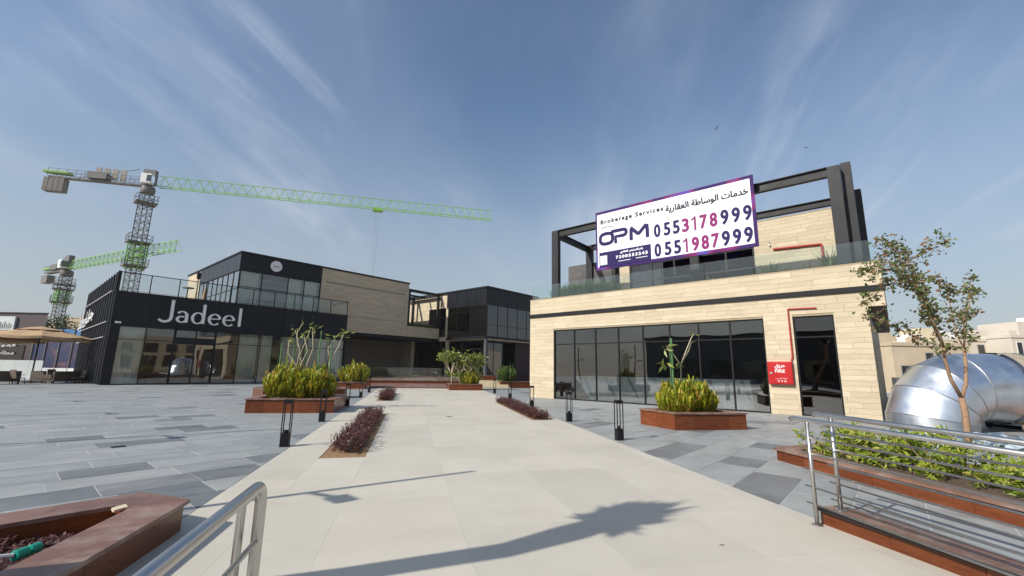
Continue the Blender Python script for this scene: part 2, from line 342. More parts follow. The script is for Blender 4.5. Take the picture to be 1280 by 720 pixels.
# the pale walkway: slabs 1.2 m long in six columns, planting strips left open
walk = root('walkway')
P2 = lambda s, n: tuple(W(s, n))
build(MB().prism([P2(-6,-2.235), P2(-6,NR(-6)+.005), P2(S_END,NR(S_END)+.005), P2(S_END,-2.235)], -.034, -.0225), 'mortar_bed', mortar_p, walk)
s = -6.0
BEDS = {'L1': (8.7, 16.5), 'L2': (22.8, 29.5), 'R': (14.15, 22.3)}
while s < S_END-.01:
    s1 = min(s+1.2, S_END)
    cuts = lambda q: [-2.23, -1.47, -.68, .62, 1.92, 3.22, NR(q)-.93, NR(q)-.22, NR(q)] if True else 0
    a, b = cuts(s), cuts(s1)
    cols = [(0,1,None),(1,2,'L'),(2,3,None),(3,4,None),(4,5,None),(5,6,None),(6,7,'R'),(7,8,None)]
    for i, j, bed in cols:
        segs = [(s, s1)]
        for nm, (u, v) in BEDS.items():
            if bed and nm[0] == bed:
                segs = [p for (p0, p1) in segs for p in ((p0, min(p1, u)), (max(p0, v), p1)) if p[1]-p[0] > .02]
        for p0, p1 in segs:
            fa, fb = (p0-s)/(s1-s), (p1-s)/(s1-s)
            lo0, lo1 = a[i]+(b[i]-a[i])*fa, a[i]+(b[i]-a[i])*fb; hi0, hi1 = a[j]+(b[j]-a[j])*fa, a[j]+(b[j]-a[j])*fb
            g = .0007
            build(MB().prism([P2(p0+g,lo0+g), P2(p0+g,hi0-g), P2(p1-g,hi1-g), P2(p1-g,lo1+g)], -.022, rnd.uniform(-.0006,.0006)), 'slab', slab_m, walk)
    s = s1

# ------------------------------------------------------------------ cladding: courses of stone tiles with recessed joints
def cladding(parent, mat, org, ua, na, width, z0, z1, holes=(), course=.2, lens=(.6,.9,1.2), th=.02, limit=0, rs=1):
    """tiles on a wall: org = (x, y) of the wall's start, ua = unit vector along, na = outward normal; holes as (u0, u1, z0, z1)"""
    r = random.Random(rs); tiles = []
    z = z0
    while z < z1-.03:
        zt = min(z+course, z1); u = -r.random()*lens[-1]
        while u < width:
            u1 = u + r.choice(lens); a, b = max(u, 0), min(u1, width); u = u1
            if b-a < .03: continue
            segs = [(a, b)]
            for h in holes:
                if zt <= h[2]+.02 or z >= h[3]-.02: continue
                segs = [p for s0, s1 in segs for p in ((s0, min(s1, h[0])), (max(s0, h[1]), s1)) if p[1]-p[0] > .03]
            zz0, zz1 = z, zt
            for h in holes:
                if b > h[0]+.02 and a < h[1]-.02:
                    if z < h[3] < zt: zz0_ = h[3]
            for s0, s1 in segs: tiles.append((s0+.003, s1-.003, z+.003, zt-.003, r.uniform(0,.004)))
        z = zt
    mb = MB(); U = Vector((ua[0], ua[1], 0)); Nn = Vector((na[0], na[1], 0)); O = Vector((org[0], org[1], 0))
    for i, (a, b, c, d, pr) in enumerate(sorted(tiles, key=lambda t: -(t[1]-t[0])*(t[3]-t[2])) if limit else tiles):
        ctr = O + U*(a+b)/2 + Vector((0,0,(c+d)/2)) + Nn*(pr+th)/2
        if i < limit:
            o = bpy.data.objects.new('stone_tile', unit_box(mat)); COL.objects.link(o); o.parent = parent
            o.matrix_local = Matrix((( U*(b-a)/2).to_4d()*1, (Nn*(pr+th)/2).to_4d(), Vector((0,0,(d-c)/2,0)), Vector((0,0,0,1)))).transposed() if False else mat4(U*(b-a)/2, Nn*(pr+th)/2, Vector((0,0,(d-c)/2)), ctr-ORG[parent.name])
        else: mb.obox(ctr, U*(b-a)/2, Nn*(pr+th)/2, Vector((0,0,(d-c)/2)))
    if mb.v: build(mb, 'stone_tile', mat, parent, kind='stuff')
    return len(tiles)
def mat4(a, b, c, t):
    if a.cross(b).dot(c) < 0: a = -a
    return Matrix(((a.x,b.x,c.x,t.x),(a.y,b.y,c.y,t.y),(a.z,b.z,c.z,t.z),(0,0,0,1)))
UB = {}
def unit_box(mat):
    if mat.name not in UB:
        me = bpy.data.meshes.new('tile_mesh'); m = MB().box(-1,-1,-1,1,1,1); me.from_pydata(m.v, [], m.f); me.materials.append(mat); UB[mat.name] = me
    return UB[mat.name]

# window: frame ring with mullions, each pane its own sub-part
def window_x(parent, X, y0, y1, z0, z1, ys=(), zs=(), fm=None, gm=None, fw=.06, dep=.10, name='window', gx=.0, sgn=1):
    """glazing in the plane x = X; ys, zs are mullion and transom lines"""
    fm = fm or black; gm = gm or glass_dark; m = MB()
    yy = [y0]+list(ys)+[y1]; zz = [z0]+list(zs)+[z1]
    for k, v in enumerate(yy): m.box(X-dep/2, v-fw/2 if 0 < k < len(yy)-1 else (v if k == 0 else v-fw), z0, X+dep/2, v+fw/2 if 0 < k < len(yy)-1 else (v+fw if k == 0 else v), z1)
    for k, v in enumerate(zz): m.box(X-dep/2+.004, y0+.004, v-fw/2*.8 if 0 < k < len(zz)-1 else (v+.003 if k == 0 else v-fw), X+dep/2-.004, y1-.004, v+fw/2*.8 if 0 < k < len(zz)-1 else (v+fw if k == 0 else v-.003))
    f = build(m, name, fm, parent)
    for i in range(len(yy)-1):
        for j in range(len(zz)-1):
            build(MB().box(X-.006+gx, yy[i]+.03, zz[j]+.03, X+.006+gx, yy[i+1]-.03, zz[j+1]-.03), 'pane', gm, f)
    return f
def window_y(parent, Y, x0, x1, z0, z1, xs=(), zs=(), fm=None, gm=None, fw=.06, dep=.10, name='window', pmats=None):
    fm = fm or black; gm = gm or glass_dark; m = MB()
    xx = [x0]+list(xs)+[x1]; zz = [z0]+list(zs)+[z1]
    for k, v in enumerate(xx): m.box(v-fw/2 if 0 < k < len(xx)-1 else (v if k == 0 else v-fw), Y-dep/2, z0, v+fw/2 if 0 < k < len(xx)-1 else (v+fw if k == 0 else v), Y+dep/2, z1)
    for k, v in enumerate(zz): m.box(x0+.004, Y-dep/2+.004, v-fw/2*.8 if 0 < k < len(zz)-1 else (v+.003 if k == 0 else v-fw), x1-.004, Y+dep/2-.004, v+fw/2*.8 if 0 < k < len(zz)-1 else (v+fw if k == 0 else v-.003))
    f = build(m, name, fm, parent)
    for i in range(len(xx)-1):
        for j in range(len(zz)-1):
            build(MB().box(xx[i]+.03, Y-.006, zz[j]+.03, xx[i+1]-.03, Y+.006, zz[j+1]-.03), 'pane', gm, f)
    return f

# ------------------------------------------------------------------ lettering
AR = {'ا':(0xFE8D,0xFE8E),'ت':(0xFE95,0xFE96,0xFE97,0xFE98),'ة':(0xFE93,0xFE94),'ج':(0xFE9D,0xFE9E,0xFE9F,0xFEA0),'خ':(0xFEA5,0xFEA6,0xFEA7,0xFEA8),'د':(0xFEA9,0xFEAA),'ر':(0xFEAD,0xFEAE),
      'س':(0xFEB1,0xFEB2,0xFEB3,0xFEB4),'ص':(0xFEB9,0xFEBA,0xFEBB,0xFEBC),'ط':(0xFEC1,0xFEC2,0xFEC3,0xFEC4),'ع':(0xFEC9,0xFECA,0xFECB,0xFECC),'ق':(0xFED5,0xFED6,0xFED7,0xFED8),'ل':(0xFEDD,0xFEDE,0xFEDF,0xFEE0),
      'م':(0xFEE1,0xFEE2,0xFEE3,0xFEE4),'ن':(0xFEE5,0xFEE6,0xFEE7,0xFEE8),'و':(0xFEED,0xFEEE),'ي':(0xFEF1,0xFEF2,0xFEF3,0xFEF4),'ح':(0xFEA1,0xFEA2,0xFEA3,0xFEA4),'ه':(0xFEE9,0xFEEA,0xFEEB,0xFEEC),'ف':(0xFED1,0xFED2,0xFED3,0xFED4),'ك':(0xFED9,0xFEDA,0xFEDB,0xFEDC)}
def shape_ar(t):
    o = []
    for i, c in enumerate(t):
        if c not in AR: o.append(c); continue
        pr = i > 0 and t[i-1] in AR and len(AR[t[i-1]]) == 4; nx = i+1 < len(t) and t[i+1] in AR and len(AR[c]) == 4
        o.append(chr(AR[c][(3 if nx else 1) if pr else (2 if nx else 0)]))
    return ''.join(reversed(o))
def text_mesh(body, offset=0.0, depth=.02, spacing=1.0):
    c = bpy.data.curves.new('lettering', 'FONT'); c.body = body; c.extrude = depth/2; c.offset = offset; c.space_character = spacing; c.resolution_u = 4
    o = bpy.data.objects.new('lettering', c); COL.objects.link(o); bpy.context.view_layer.update()
    ev = o.evaluated_get(bpy.context.evaluated_depsgraph_get()); me = ev.to_mesh()
    v = [tuple(q.co) for q in me.vertices]; f = [tuple(p.vertices) for p in me.polygons]; ev.to_mesh_clear()
    bpy.data.objects.remove(o); bpy.data.curves.remove(c); return v, f
def put_text(body, name, mat, parent, org, ua, va, w=None, h=None, offset=0.0, depth=.02, spacing=1.0, bold=0.0, **tags):
    """fit lettering in a box: org = lower left, ua / va = unit right / up vectors, w and h = size in metres"""
    v, f = text_mesh(body, 0.0, depth, spacing); bold = bold or offset*1.6*((h or .3)/1.0 if h else .3); A = np.array(v)
    mn, mx = A.min(0), A.max(0); sw = w/(mx[0]-mn[0]) if w else None; sh = h/(mx[1]-mn[1]) if h else None
    sw = sw or sh; sh = sh or sw; U, V = Vector(ua), Vector(va); NN = U.cross(V); O = Vector(org)
    pts = [tuple(O + U*((p[0]-mn[0])*sw) + V*((p[1]-mn[1])*sh) + NN*p[2]) for p in v]
    if bold:
        n0 = len(pts); P0, F0 = pts, f; pts, f = [], []
        for k in range(9):
            du, dv = (math.cos(k*math.pi/4)*bold, math.sin(k*math.pi/4)*bold) if k < 8 else (0, 0); sh_ = U*du + V*dv + NN*(k*.0003)
            pts += [tuple(Vector(p)+sh_) for p in P0]; f += [tuple(i+k*n0 for i in q) for q in F0]
    return build((pts, f), name, mat, parent, **tags)
def stroke(mb, pts, ws, org, U, V, th):
    """flat letter stroke of varying width, th metres thick"""
    O, U, V = Vector(org), Vector(U), Vector(V); NN = U.cross(V); n = len(pts); Ls, Rs = [], []
    for i in range(n):
        a = pts[max(i-1,0)]; b = pts[min(i+1,n-1)]; dx, dy = b[0]-a[0], b[1]-a[1]; l = math.hypot(dx,dy) or 1; wv = ws[i] if isinstance(ws,(list,tuple)) else ws
        nx, ny = -dy/l*wv/2, dx/l*wv/2; Ls.append((pts[i][0]+nx, pts[i][1]+ny)); Rs.append((pts[i][0]-nx, pts[i][1]-ny))
    T = lambda p, k: O + U*p[0] + V*p[1] + NN*k
    vs = [T(p, th) for p in Ls]+[T(p, th) for p in Rs]+[T(p, 0) for p in Ls]+[T(p, 0) for p in Rs]; fs = []
    for i in range(n-1): fs += [(n+i,n+i+1,i+1,i),(i,i+1,2*n+i+1,2*n+i),(n+i+1,n+i,3*n+i,3*n+i+1)]
    fs += [(0,2*n,3*n,n),(n-1,2*n-1,4*n-1,3*n-1)]
    mb.add(vs, fs)
def arc(cx, cy, rx, ry, a0, a1, n=18): return [(cx+rx*math.cos(R(a0+(a1-a0)*i/n)), cy+ry*math.sin(R(a0+(a1-a0)*i/n))) for i in range(n+1)]
def arcw(a0, a1, thick, thin, n=18): return [thin+(thick-thin)*abs(math.cos(R(a0+(a1-a0)*i/n)))**1.3 for i in range(n+1)]
def jadeel_letters(name, mat, parent, org, U, V, w, h, th, **tags):
    """the shop's name in thin-and-thick letters, 5.9 wide and 1.85 high before scaling"""
    mb = MB(); sx, sy = w/5.9, h/1.85; U2, V2 = Vector(U)*sx, Vector(V)*sy
    mb2 = MB(); S = lambda p, ws: stroke(mb2, p, ws, (0,0,.0006*(len(mb2.v) % 97)), (1,0,0), (0,1,0), 1)
    T, t = .20, .085
    S([(.95,1.85),(.95,.42)], T); S([(.95,.45)]+arc(.55,.38,.40,.36,0,-150), [T]+arcw(0,-60,T,t*1.2))     # J
    def bowl(cx): S(arc(cx,.5,.36,.46,0,360,30), arcw(0,360,T*.95,t,30))
    def e(cx): S(arc(cx,.5,.37,.46,8,318,26), arcw(8,318,T*.95,t,26)); S([(cx-.34,.53),(cx+.36,.56)], t)
    S(arc(1.62,.62,.30,.34,150,0,12), arcw(150,0,T,t,12)); S([(1.92,.64),(1.92,.05)], T); S(arc(1.62,.30,.28,.24,60,340,22), arcw(60,340,T*.95,t,22))  # a
    bowl(2.66); S([(3.03,1.72),(3.03,.04)], T)    # d
    e(3.80); e(4.82); S([(5.62,1.72),(5.62,.04)], T)
    pts = [tuple(Vector(org)+U2*p[0]+V2*p[1]+Vector(U).cross(Vector(V))*(p[2]*th)) for p in mb2.v]
    mb.add(pts, mb2.f); return build(mb, name, mat, parent, **tags)

# ================================================================== RIGHT BUILDING (facade in the plane x = 21)
rb = thing('stone_building', 'two storey cream travertine building with black steel roof frame and long shop window', 'building', (21,8,0))
FX = 21.0
m = MB(); m.box(FX,.52,0, FX+.3,1.6,4.15).box(FX,2.97,0, FX+.3,4.03,4.15).box(FX,14.94,0, FX+.3,16.7,4.15).box(FX,.52,3.92, FX+.3,16.7,4.15)
m.box(FX,.0,4.15, FX+.3,16.7,4.728).box(FX,.0,4.932, FX+.35,16.7,5.82)
m.box(FX+.3,16.35,0, 34,16.7,5.7).box(FX+.35,.0,4.152, 34,.3,5.7).box(FX+.35,.3,5.5, 34,16.35,5.68).box(33.7,.6,0, 34,16.3,5.5)
build(m, 'wall', stone_core, rb)
build(MB().box(FX+.3,.02,4.10, 34,.8,4.148), 'soffit', material('brown_soffit', (.16,.12,.09), rough=.7), rb)
build(MB().box(FX+.02,.53,.0, 34,.60,4.1), 'side_cladding', blackpanel, rb)
U, NX = (0,1), (-1,0)
cladding(rb, stone, (FX,.52), U, NX, 16.18, 0, 4.15, holes=[(1.08,2.45,-1,3.92),(3.51,14.42,-1,3.92)], limit=165, rs=3, lens=(.8,1.2,1.2,1.6))
cladding(rb, stone, (FX,0), U, NX, 16.7, 4.15, 4.728, limit=0, rs=4)
cladding(rb, stone, (FX,0), U, NX, 16.7, 4.934, 5.82, limit=85, rs=5, course=.2125, lens=(.8,1.2,1.2,1.6))
cladding(rb, stone, (34,0), (-1,0), (0,-1), 12.9, 4.16, 5.7, rs=6)
build(MB().box(FX-.10,-.06,4.73, FX+.2,16.78,4.93), 'black_band', black, rb)
build(MB().box(FX-.03,-.03,5.82, FX+.40,16.73,5.86), 'coping', stone_core, rb)
build(MB().box(FX+.2,.4,-.03, 33.8,16.4,.008), 'interior_floor', material('interior_floor_tile', (.16,.165,.165), (.2,.2,.2), rough=.3), rb)
build(MB().box(FX+6.0,.7,.01, FX+6.1,16.3,5.4), 'interior_wall', material('interior_grey', (.10,.10,.10), (.13,.13,.13), rough=.8), rb)
ym = [4.03+i*(14.94-4.03)/8 for i in range(1,8)]
window_x(rb, FX+.10, 4.03, 14.94, .0, 3.92, ym, (3.08,), fm=black, gm=glass_dark)
window_x(rb, FX+.10, 1.60, 2.97, .0, 3.92, (), (3.08,), fm=black, gm=glass_blackm, name='glass_door')
# pale sloped counter seen through the shop window, and dark columns
m = MB(); m.add([(22.6,5.0,0),(22.6,13.5,0),(23.1,13.5,0),(23.1,5.0,0),(21.7,4.9,1.30),(21.7,14.0,1.30),(23.1,14.0,1.30),(23.1,4.9,1.30)], [(0,3,2,1),(4,5,6,7),(0,1,5,4),(1,2,6,5),(2,3,7,6),(3,0,4,7)])
tagit(build(m, 'reception_counter', grey_int), 'long pale grey reception counter with sloping front inside the shop window', 'counter')
# upper floor, set back
UX = 25.6
m = MB(); m.box(UX,1.38,5.69, UX+.3,5.05,9.62).box(UX,12.25,5.69, UX+.3,12.95,8.6).box(UX,5.05,8.35, UX+.3,12.25,8.9).box(UX+.3,1.75,5.69, 33,2.0,9.6).box(UX+.3,2,8.92, 33,12.2,9.1)
build(m, 'upper_wall', stone_core, rb)
cladding(rb, stone, (UX,1.38), U, NX, 3.67, 5.7, 9.62, limit=60, rs=8)
cladding(rb, stone, (UX,12.25), U, NX, .7, 5.7, 8.6, rs=9)
build(MB().box(UX-.03,1.35,9.62, UX+.33,5.1,9.70), 'coping', stone_core, rb)
window_x(rb, UX+.12, 5.06, 12.24, 5.69, 8.34, [6.5,7.9,9.4,10.8], (7.2,), fm=steelpaint, gm=glass_blackm, fw=.09)
build(MB().box(UX+4,2.2,5.7, UX+4.1,12.2,8.8), 'interior_wall', dark_int, rb)
build(MB().box(25.8,12.97,5.69, 31.0,17.05,8.95), 'stair_core', darkgrey, rb)
cladding(rb, darkstone, (25.8,12.97), U, NX, 4.08, 5.69, 8.95, rs=11, course=.4, lens=(.8,1.2), limit=0)
# black steel frame: posts and beams
def post(x, y, z1, a=.34, b=.34, z0=5.69): build(MB().box(x-a/2,y-b/2,z0, x+a/2,y+b/2,z1), 'steel_post', steelpaint, rb, bevel=.008)
def ibeam(a, b, h=.34, w=.26):
    a, b = Vector(a), Vector(b); m = MB(); t = .035
    m.beam(a+Vector((0,0,h/2-t/2)), b+Vector((0,0,h/2-t/2)), w, t).beam(a-Vector((0,0,h/2-t/2)), b-Vector((0,0,h/2-t/2)), w, t).beam(a, b, .05, h-2*t-.002)
    build(m, 'steel_beam', steelpaint, rb)
post(21.45,15.08,10.12,.30,.46); post(21.45,1.05,10.10,.34,.44); post(22.0,.66,10.30,.60,.34); post(23.6,.42,9.55,.8,.26)
post(25.75,15.25,10.2,.3,.46); post(25.42,8.1,9.8,.26,.5); post(25.42,1.15,10.2,.26,.38); post(25.42,13.25,9.84,.26,.26)
ibeam((21.45,1.27,9.92),(21.45,14.84,9.92),.42); ibeam((25.75,1.5,10.03),(25.75,15.1,10.03),.36)
ibeam((21.62,15.08,9.90),(25.6,15.25,9.88),.36); ibeam((21.62,1.0,9.9),(25.6,1.15,9.9),.36)
# frameless glass balustrade along the parapet
for i in range(8):
    y0 = .1+i*2.07; build(MB().box(FX+.09,y0+.01,5.86, FX+.102,y0+2.05,6.72), 'balustrade_panel', glass_green, rb)
build(MB().box(FX+.06,.05,5.86, FX+.13,16.66,5.90), 'balustrade_channel', black, rb)

# fire hose cabinet and its pipe
fc = thing('fire_cabinet', 'red wall mounted fire cabinet with white lettering on the stone pier', 'fire cabinet', (20.9,3.55,1.2))
build(MB().box(20.78,3.12,1.19, 20.975,3.99,2.11), 'cabinet_body', redp, fc, bevel=.012)
build(MB().box(20.765,3.15,1.22, 20.779,3.96,2.08), 'cabinet_door', redp, fc, bevel=.006)
build(MB().box(20.745,3.83,1.60, 20.764,3.91,1.68), 'handle', inox, fc)
DU, DV = (0,-1,0), (0,0,1)
put_text(shape_ar('حريق'), 'lettering', white, fc, (20.762,3.72,1.82), DU, DV, w=.36, h=.17, offset=.02, depth=.004)
put_text('FIRE', 'lettering', white, fc, (20.762,3.72,1.66), DU, DV, w=.34, h=.12, offset=.025, depth=.004)
put_text(shape_ar('الدفاع المدني').replace('\u0020',' '), 'lettering', white, fc, (20.762,3.72,1.38), DU, DV, w=.40, h=.075, depth=.004)
put_text('9 9 8', 'lettering', white, fc, (20.762,3.66,1.28), DU, DV, w=.30, h=.07, depth=.004)
tagit(build(MB().tube([(20.93,3.14,2.12),(20.93,3.09,2.3),(20.93,3.09,4.24),(20.93,2.12,4.22)], .035), 'red_pipe', redpipe, smooth=False), 'thin red fire pipe bending over the door beside the cabinet', 'pipe')
tagit(build(MB().tube([(25.5,4.15,8.0),(25.5,2.12,7.92),(25.5,2.08,7.85),(25.5,2.02,5.75)], .055), 'red_pipe', redpipe), 'red fire pipe on the upper terrace wall right of the billboard', 'pipe')
wl = thing('wall_lamp', 'small round lamp on the upper terrace wall above the red pipe', 'lamp', (25.5,4.25,8.25)); build(MB().lathe((25.5,4.3,8.2), [(.03,0),(.05,.04),(.04,.10),(.015,.13)], 10), 'lamp_body', white, wl); build(MB().tube([(25.57,4.3,8.36),(25.5,4.3,8.46),(25.5,4.3,8.3)], .01, 6), 'bracket', black, wl)
# plants behind the balustrade
def blades(r, n, cen, rad, h0, h1, w, lean=.5, zb=0.0, curve=.3):
    """n upright pointed leaves in an ellipse"""
    v, f = [], []
    for i in range(n):
        a = r.random()*6.283; q = math.sqrt(r.random()); x = cen[0]+rad[0]*q*math.cos(a); y = cen[1]+rad[1]*q*math.sin(a)
        h = r.uniform(h0,h1)*(1-.35*q*q); b = r.random()*6.283; ln = lean*h*(r.random()*.6+.5*q)
        dx, dy = math.cos(a)*ln+r.uniform(-.3,.3)*ln, math.sin(a)*ln+r.uniform(-.3,.3)*ln; wx, wy = math.cos(b)*w/2, math.sin(b)*w/2; z = cen[2]+zb+r.uniform(0,.05)
        k = len(v); v += [(x-wx*.6,y-wy*.6,z),(x+wx*.6,y+wy*.6,z),(x+dx*.45+wx,y+dy*.45+wy,z+h*.55),(x+dx*.45-wx,y+dy*.45-wy,z+h*.55),(x+dx*(1+curve),y+dy*(1+curve),z+h)]
        f += [(k,k+1,k+2,k+3),(k+3,k+2,k+4)]
    return v, f
def leafcloud(r, spots, n, spread, size, aspect=.45, droop=.3):
    """leaves scattered about the given points; every leaf is a folded rhombus"""
    v, f = [], []
    for i in range(n):
        c = Vector(spots[r.randrange(len(spots))]) + Vector((r.gauss(0,1),r.gauss(0,1),r.gauss(0,1)))*spread
        d = Vector((r.gauss(0,1),r.gauss(0,1),r.gauss(0,.7)-droop)).normalized(); s = d.cross(Vector((r.gauss(0,1),r.gauss(0,1),r.gauss(0,1)))).normalized(); l = size*r.uniform(.6,1.25)
        nn = d.cross(s)*l*.1; k = len(v)
        v += [tuple(c), tuple(c+d*l*.5+s*l*aspect*.5+nn), tuple(c+d*l), tuple(c+d*l*.5-s*l*aspect*.5+nn), tuple(c+d*l*.5)]
        f += [(k,k+1,k+2,k+4),(k,k+4,k+2,k+3)]
    return v, f
r_ = random.Random(5)
vv, ff = blades(r_, 2400, (21.72,13.3,5.7), (.35,2.2), .55, 1.15, .045)
tagit(build((vv,ff), 'terrace_grass', leaf_gr), 'green grassy planting behind the glass balustrade at the terrace corner', 'plants', kind='stuff')
for i, (y, h, lb) in enumerate(((6.3,.5,'small spiky plant behind the balustrade below the middle of the billboard'),(3.75,.75,'spiky agave on the terrace just right of the billboard'),(3.0,.45,'low sprouting plant on the terrace between the agave and the red pipe'),(2.35,.5,'thin sprouting plant on the terrace left of the red pipe'),(1.55,.95,'tuft of upright green blades on the terrace by the black posts'))):
    vv, ff = blades(r_, 26 if h < .7 else 60, (21.75,y,5.7), (.12,.16), h*.7, h*1.3, .045, .5); tagit(build((vv,ff), 'terrace_plant', leaf_gr), lb, 'plant', 'plants along the terrace edge')

# billboard hung on the steel frame
bb = thing('billboard', 'large white billboard with purple border, phone numbers and brokerage advertisement', 'billboard', (20.95,8,7.0))
BX = 20.9; By0, By1, Bz0, Bz1 = 3.92, 11.96, 7.08, 10.43
border = bpy.data.materials.new('billboard_border'); border.use_nodes = True; nt_ = border.node_tree; pp = nt_.nodes['Principled BSDF']; pp.inputs['Roughness'].default_value = .6; pp.inputs['Specular IOR Level'].default_value = .15
g_ = N(nt_, 'ShaderNodeNewGeometry'); n_ = N(nt_, 'ShaderNodeTexNoise', i_Scale=.55, i_Detail=1); L(nt_, g_.outputs['Position'], n_.inputs['Vector']); cr_ = N(nt_, 'ShaderNodeValToRGB'); L(nt_, n_.outputs['Fac'], cr_.inputs[0])
e_ = cr_.color_ramp.elements; e_[0].position = .36; e_[0].color = (.035,.012,.10,1); e_[1].position = .57; e_[1].color = (.20,.012,.11,1); x_ = e_.new(.50); x_.color = (.045,.015,.11,1); x_ = e_.new(.64); x_.color = (.07,.07,.36,1); x_ = e_.new(.70); x_.color = (.06,.03,.2,1)
L(nt_, cr_.outputs[0], pp.inputs['Base Color'])
board_w = material('billboard_white', (.68,.70,.77), (.75,.77,.83), rough=.5, scale=.5, bump=.5, bscale=1.1); navy = material('billboard_navy', (.022,.014,.085), rough=.6, spec=.15); magenta = material('billboard_magenta', (.22,.022,.13), rough=.6, spec=.15); inkgrey = material('billboard_ink', (.02,.02,.03), rough=.6, spec=.15)
build(MB().box(BX,By0,Bz0, BX+.06,By1,Bz1), 'border_panel', border, bb)
build(MB().box(BX-.008,By0+.14,Bz0+.16, BX-.001,By1-.10,Bz1-.16), 'face', board_w, bb)
build(MB().box(BX-.016,8.79,Bz0+.13, BX-.009,By1-.20,Bz0+.97), 'purple_box', navy, bb)
m = MB()
for y in (4.3,6.8,9.3,11.6): m.box(BX+.07,y-.04,Bz0+.02, BX+.15,y+.04,Bz1-.02)
for z in (7.4,8.75,10.1): m.box(BX+.151,By0+.05,z-.03, BX+.21,By1-.05,z+.03)
build(m, 'back_frame', steelpaint, bb)
m = MB()
for y in (4.3,6.8,9.3,11.6): m.beam((BX+.2,y,9.9),(21.32,y,9.9), .05)
build(m, 'brace', steelpaint, bb)
lx = BX-.0115
def T(body, y, z, w, h, mt, off=0, sp=1.0, x=lx, d=.004): put_text(body, 'lettering', mt, bb, (x,y-off,z+off), DU, DV, w=w-2*off, h=h-2*off, bold=off, depth=d, spacing=sp)
T('Brokerage Services', 11.65, 9.60, 3.60, .33, inkgrey, .014, 1.25)
T(shape_ar('خدمات الوساطة العقارية'), 7.94, 9.46, 3.80, .44, inkgrey, .016)
for zz, a, ys_ in ((8.33, '3178', (8.42,7.91,7.45,7.00,6.57,6.15,5.70,5.21,4.73,4.25)), (7.31, '1987', (8.43,7.91,7.44,7.02,6.58,6.13,5.68,5.22,4.75,4.28))):
    for k, ch in enumerate('055'+a+'999'):
        wd = (.35 if ch != '1' else .25) if k < 7 else .36
        if ch == '1':
            m1 = MB(); y1_ = ys_[k]; stroke(m1, [(.20,0),(.20,.70)], .095, (lx,y1_+.17,zz), DU, DV, .004); stroke(m1, [(.21,.655),(.03,.53)], .085, (lx,y1_+.17,zz), DU, DV, .0042)
            build(m1, 'lettering', magenta, bb, kind=None); continue
        T(ch, ys_[k]+wd/2, zz, wd, .70 if k < 7 else .73, magenta if 3 <= k < 7 else navy, .032)
# OPM logo: heavy rounded strokes
m = MB(); SO = (BX-.018,11.72,8.44); ring = []
for i in range(33):
    a = 2*math.pi*i/32; ca, sa = math.cos(a), math.sin(a); ring.append((.42+.38*math.copysign(abs(ca)**.7, ca), .36+.29*math.copysign(abs(sa)**.7, sa)))
stroke(m, ring, .19, SO, DU, DV, .006)
stroke(m, [(.72,.70),(1.42,.70),(1.54,.68),(1.60,.60),(1.60,.48),(1.54,.40),(1.42,.37),(.98,.37),(.98,0)], .185, SO, DU, DV, .006)
stroke(m, [(1.88,0),(1.88,.40),(1.90,.66)], .185, SO, DU, DV, .006)
stroke(m, [(1.86,.70),(2.30,.26)], .185, SO, DU, DV, .0062); stroke(m, [(2.28,.26),(2.74,.72)], .185, SO, DU, DV, .0058); stroke(m, [(2.78,0),(2.78,.40),(2.76,.72)], .185, SO, DU, DV, .0064)
build(m, 'logo', navy, bb)
m = MB(); stroke(m, [(.12,.95),(.3,1.05),(.42,1.0),(.5,1.1),(.68,1.0),(.9,.93)], .03, SO, DU, DV, .006); build(m, 'logo_roofline', inkgrey, bb)
T('OPEN PROPERTY MARKET', 11.6, 8.33, 2.2, .05, material('faint_grey_ink', (.45,.45,.5)), 0, 1.2) if False else None
lt = material('billboard_small_white', (.75,.76,.82), rough=.5)
T(shape_ar('رقم الترخيص العقاري'), 10.50, 7.80, 1.30, .17, lt, .008, x=BX-.0185)
T('7200533245', 10.76, 7.56, 1.80, .17, lt, .012, 1.3, x=BX-.0185)
build(MB().box(BX-.02,9.92,7.40, BX-.0165,10.62,7.43), 'small_print', lt, bb); build(MB().box(BX-.02,8.98,7.42, BX-.0165,9.62,7.45), 'small_print', lt, bb)
build(MB().box(BX-.02,11.28,7.33, BX-.0165,11.72,7.86), 'blank_square', material('pale_square', (.5,.56,.56), (.6,.65,.65), rough=.6, scale=30), bb)

# ================================================================== JADEEL PAVILION (front in the plane y = 44)
jd = thing('restaurant_pavilion', 'black clad restaurant pavilion with glazed front and roof terrace', 'building', (14,44,0))
JX0, JX1, JY = 4.94, 23.75, 44.0
m = MB(); m.box(JX0,JY+.05,4.42, JX1,JY+.35,6.98).box(JX0,JY+.4,0, JX0+.2,62,8.5).box(JX1-.25,JY+.36,0, JX1,58,6.9)
m.box(JX0+.21,JY+.36,6.3, JX1-.26,60,6.5).box(JX0+.21,59.7,0, JX1-.26,59.95,6.3)
build(m, 'wall', blackpanel, jd)
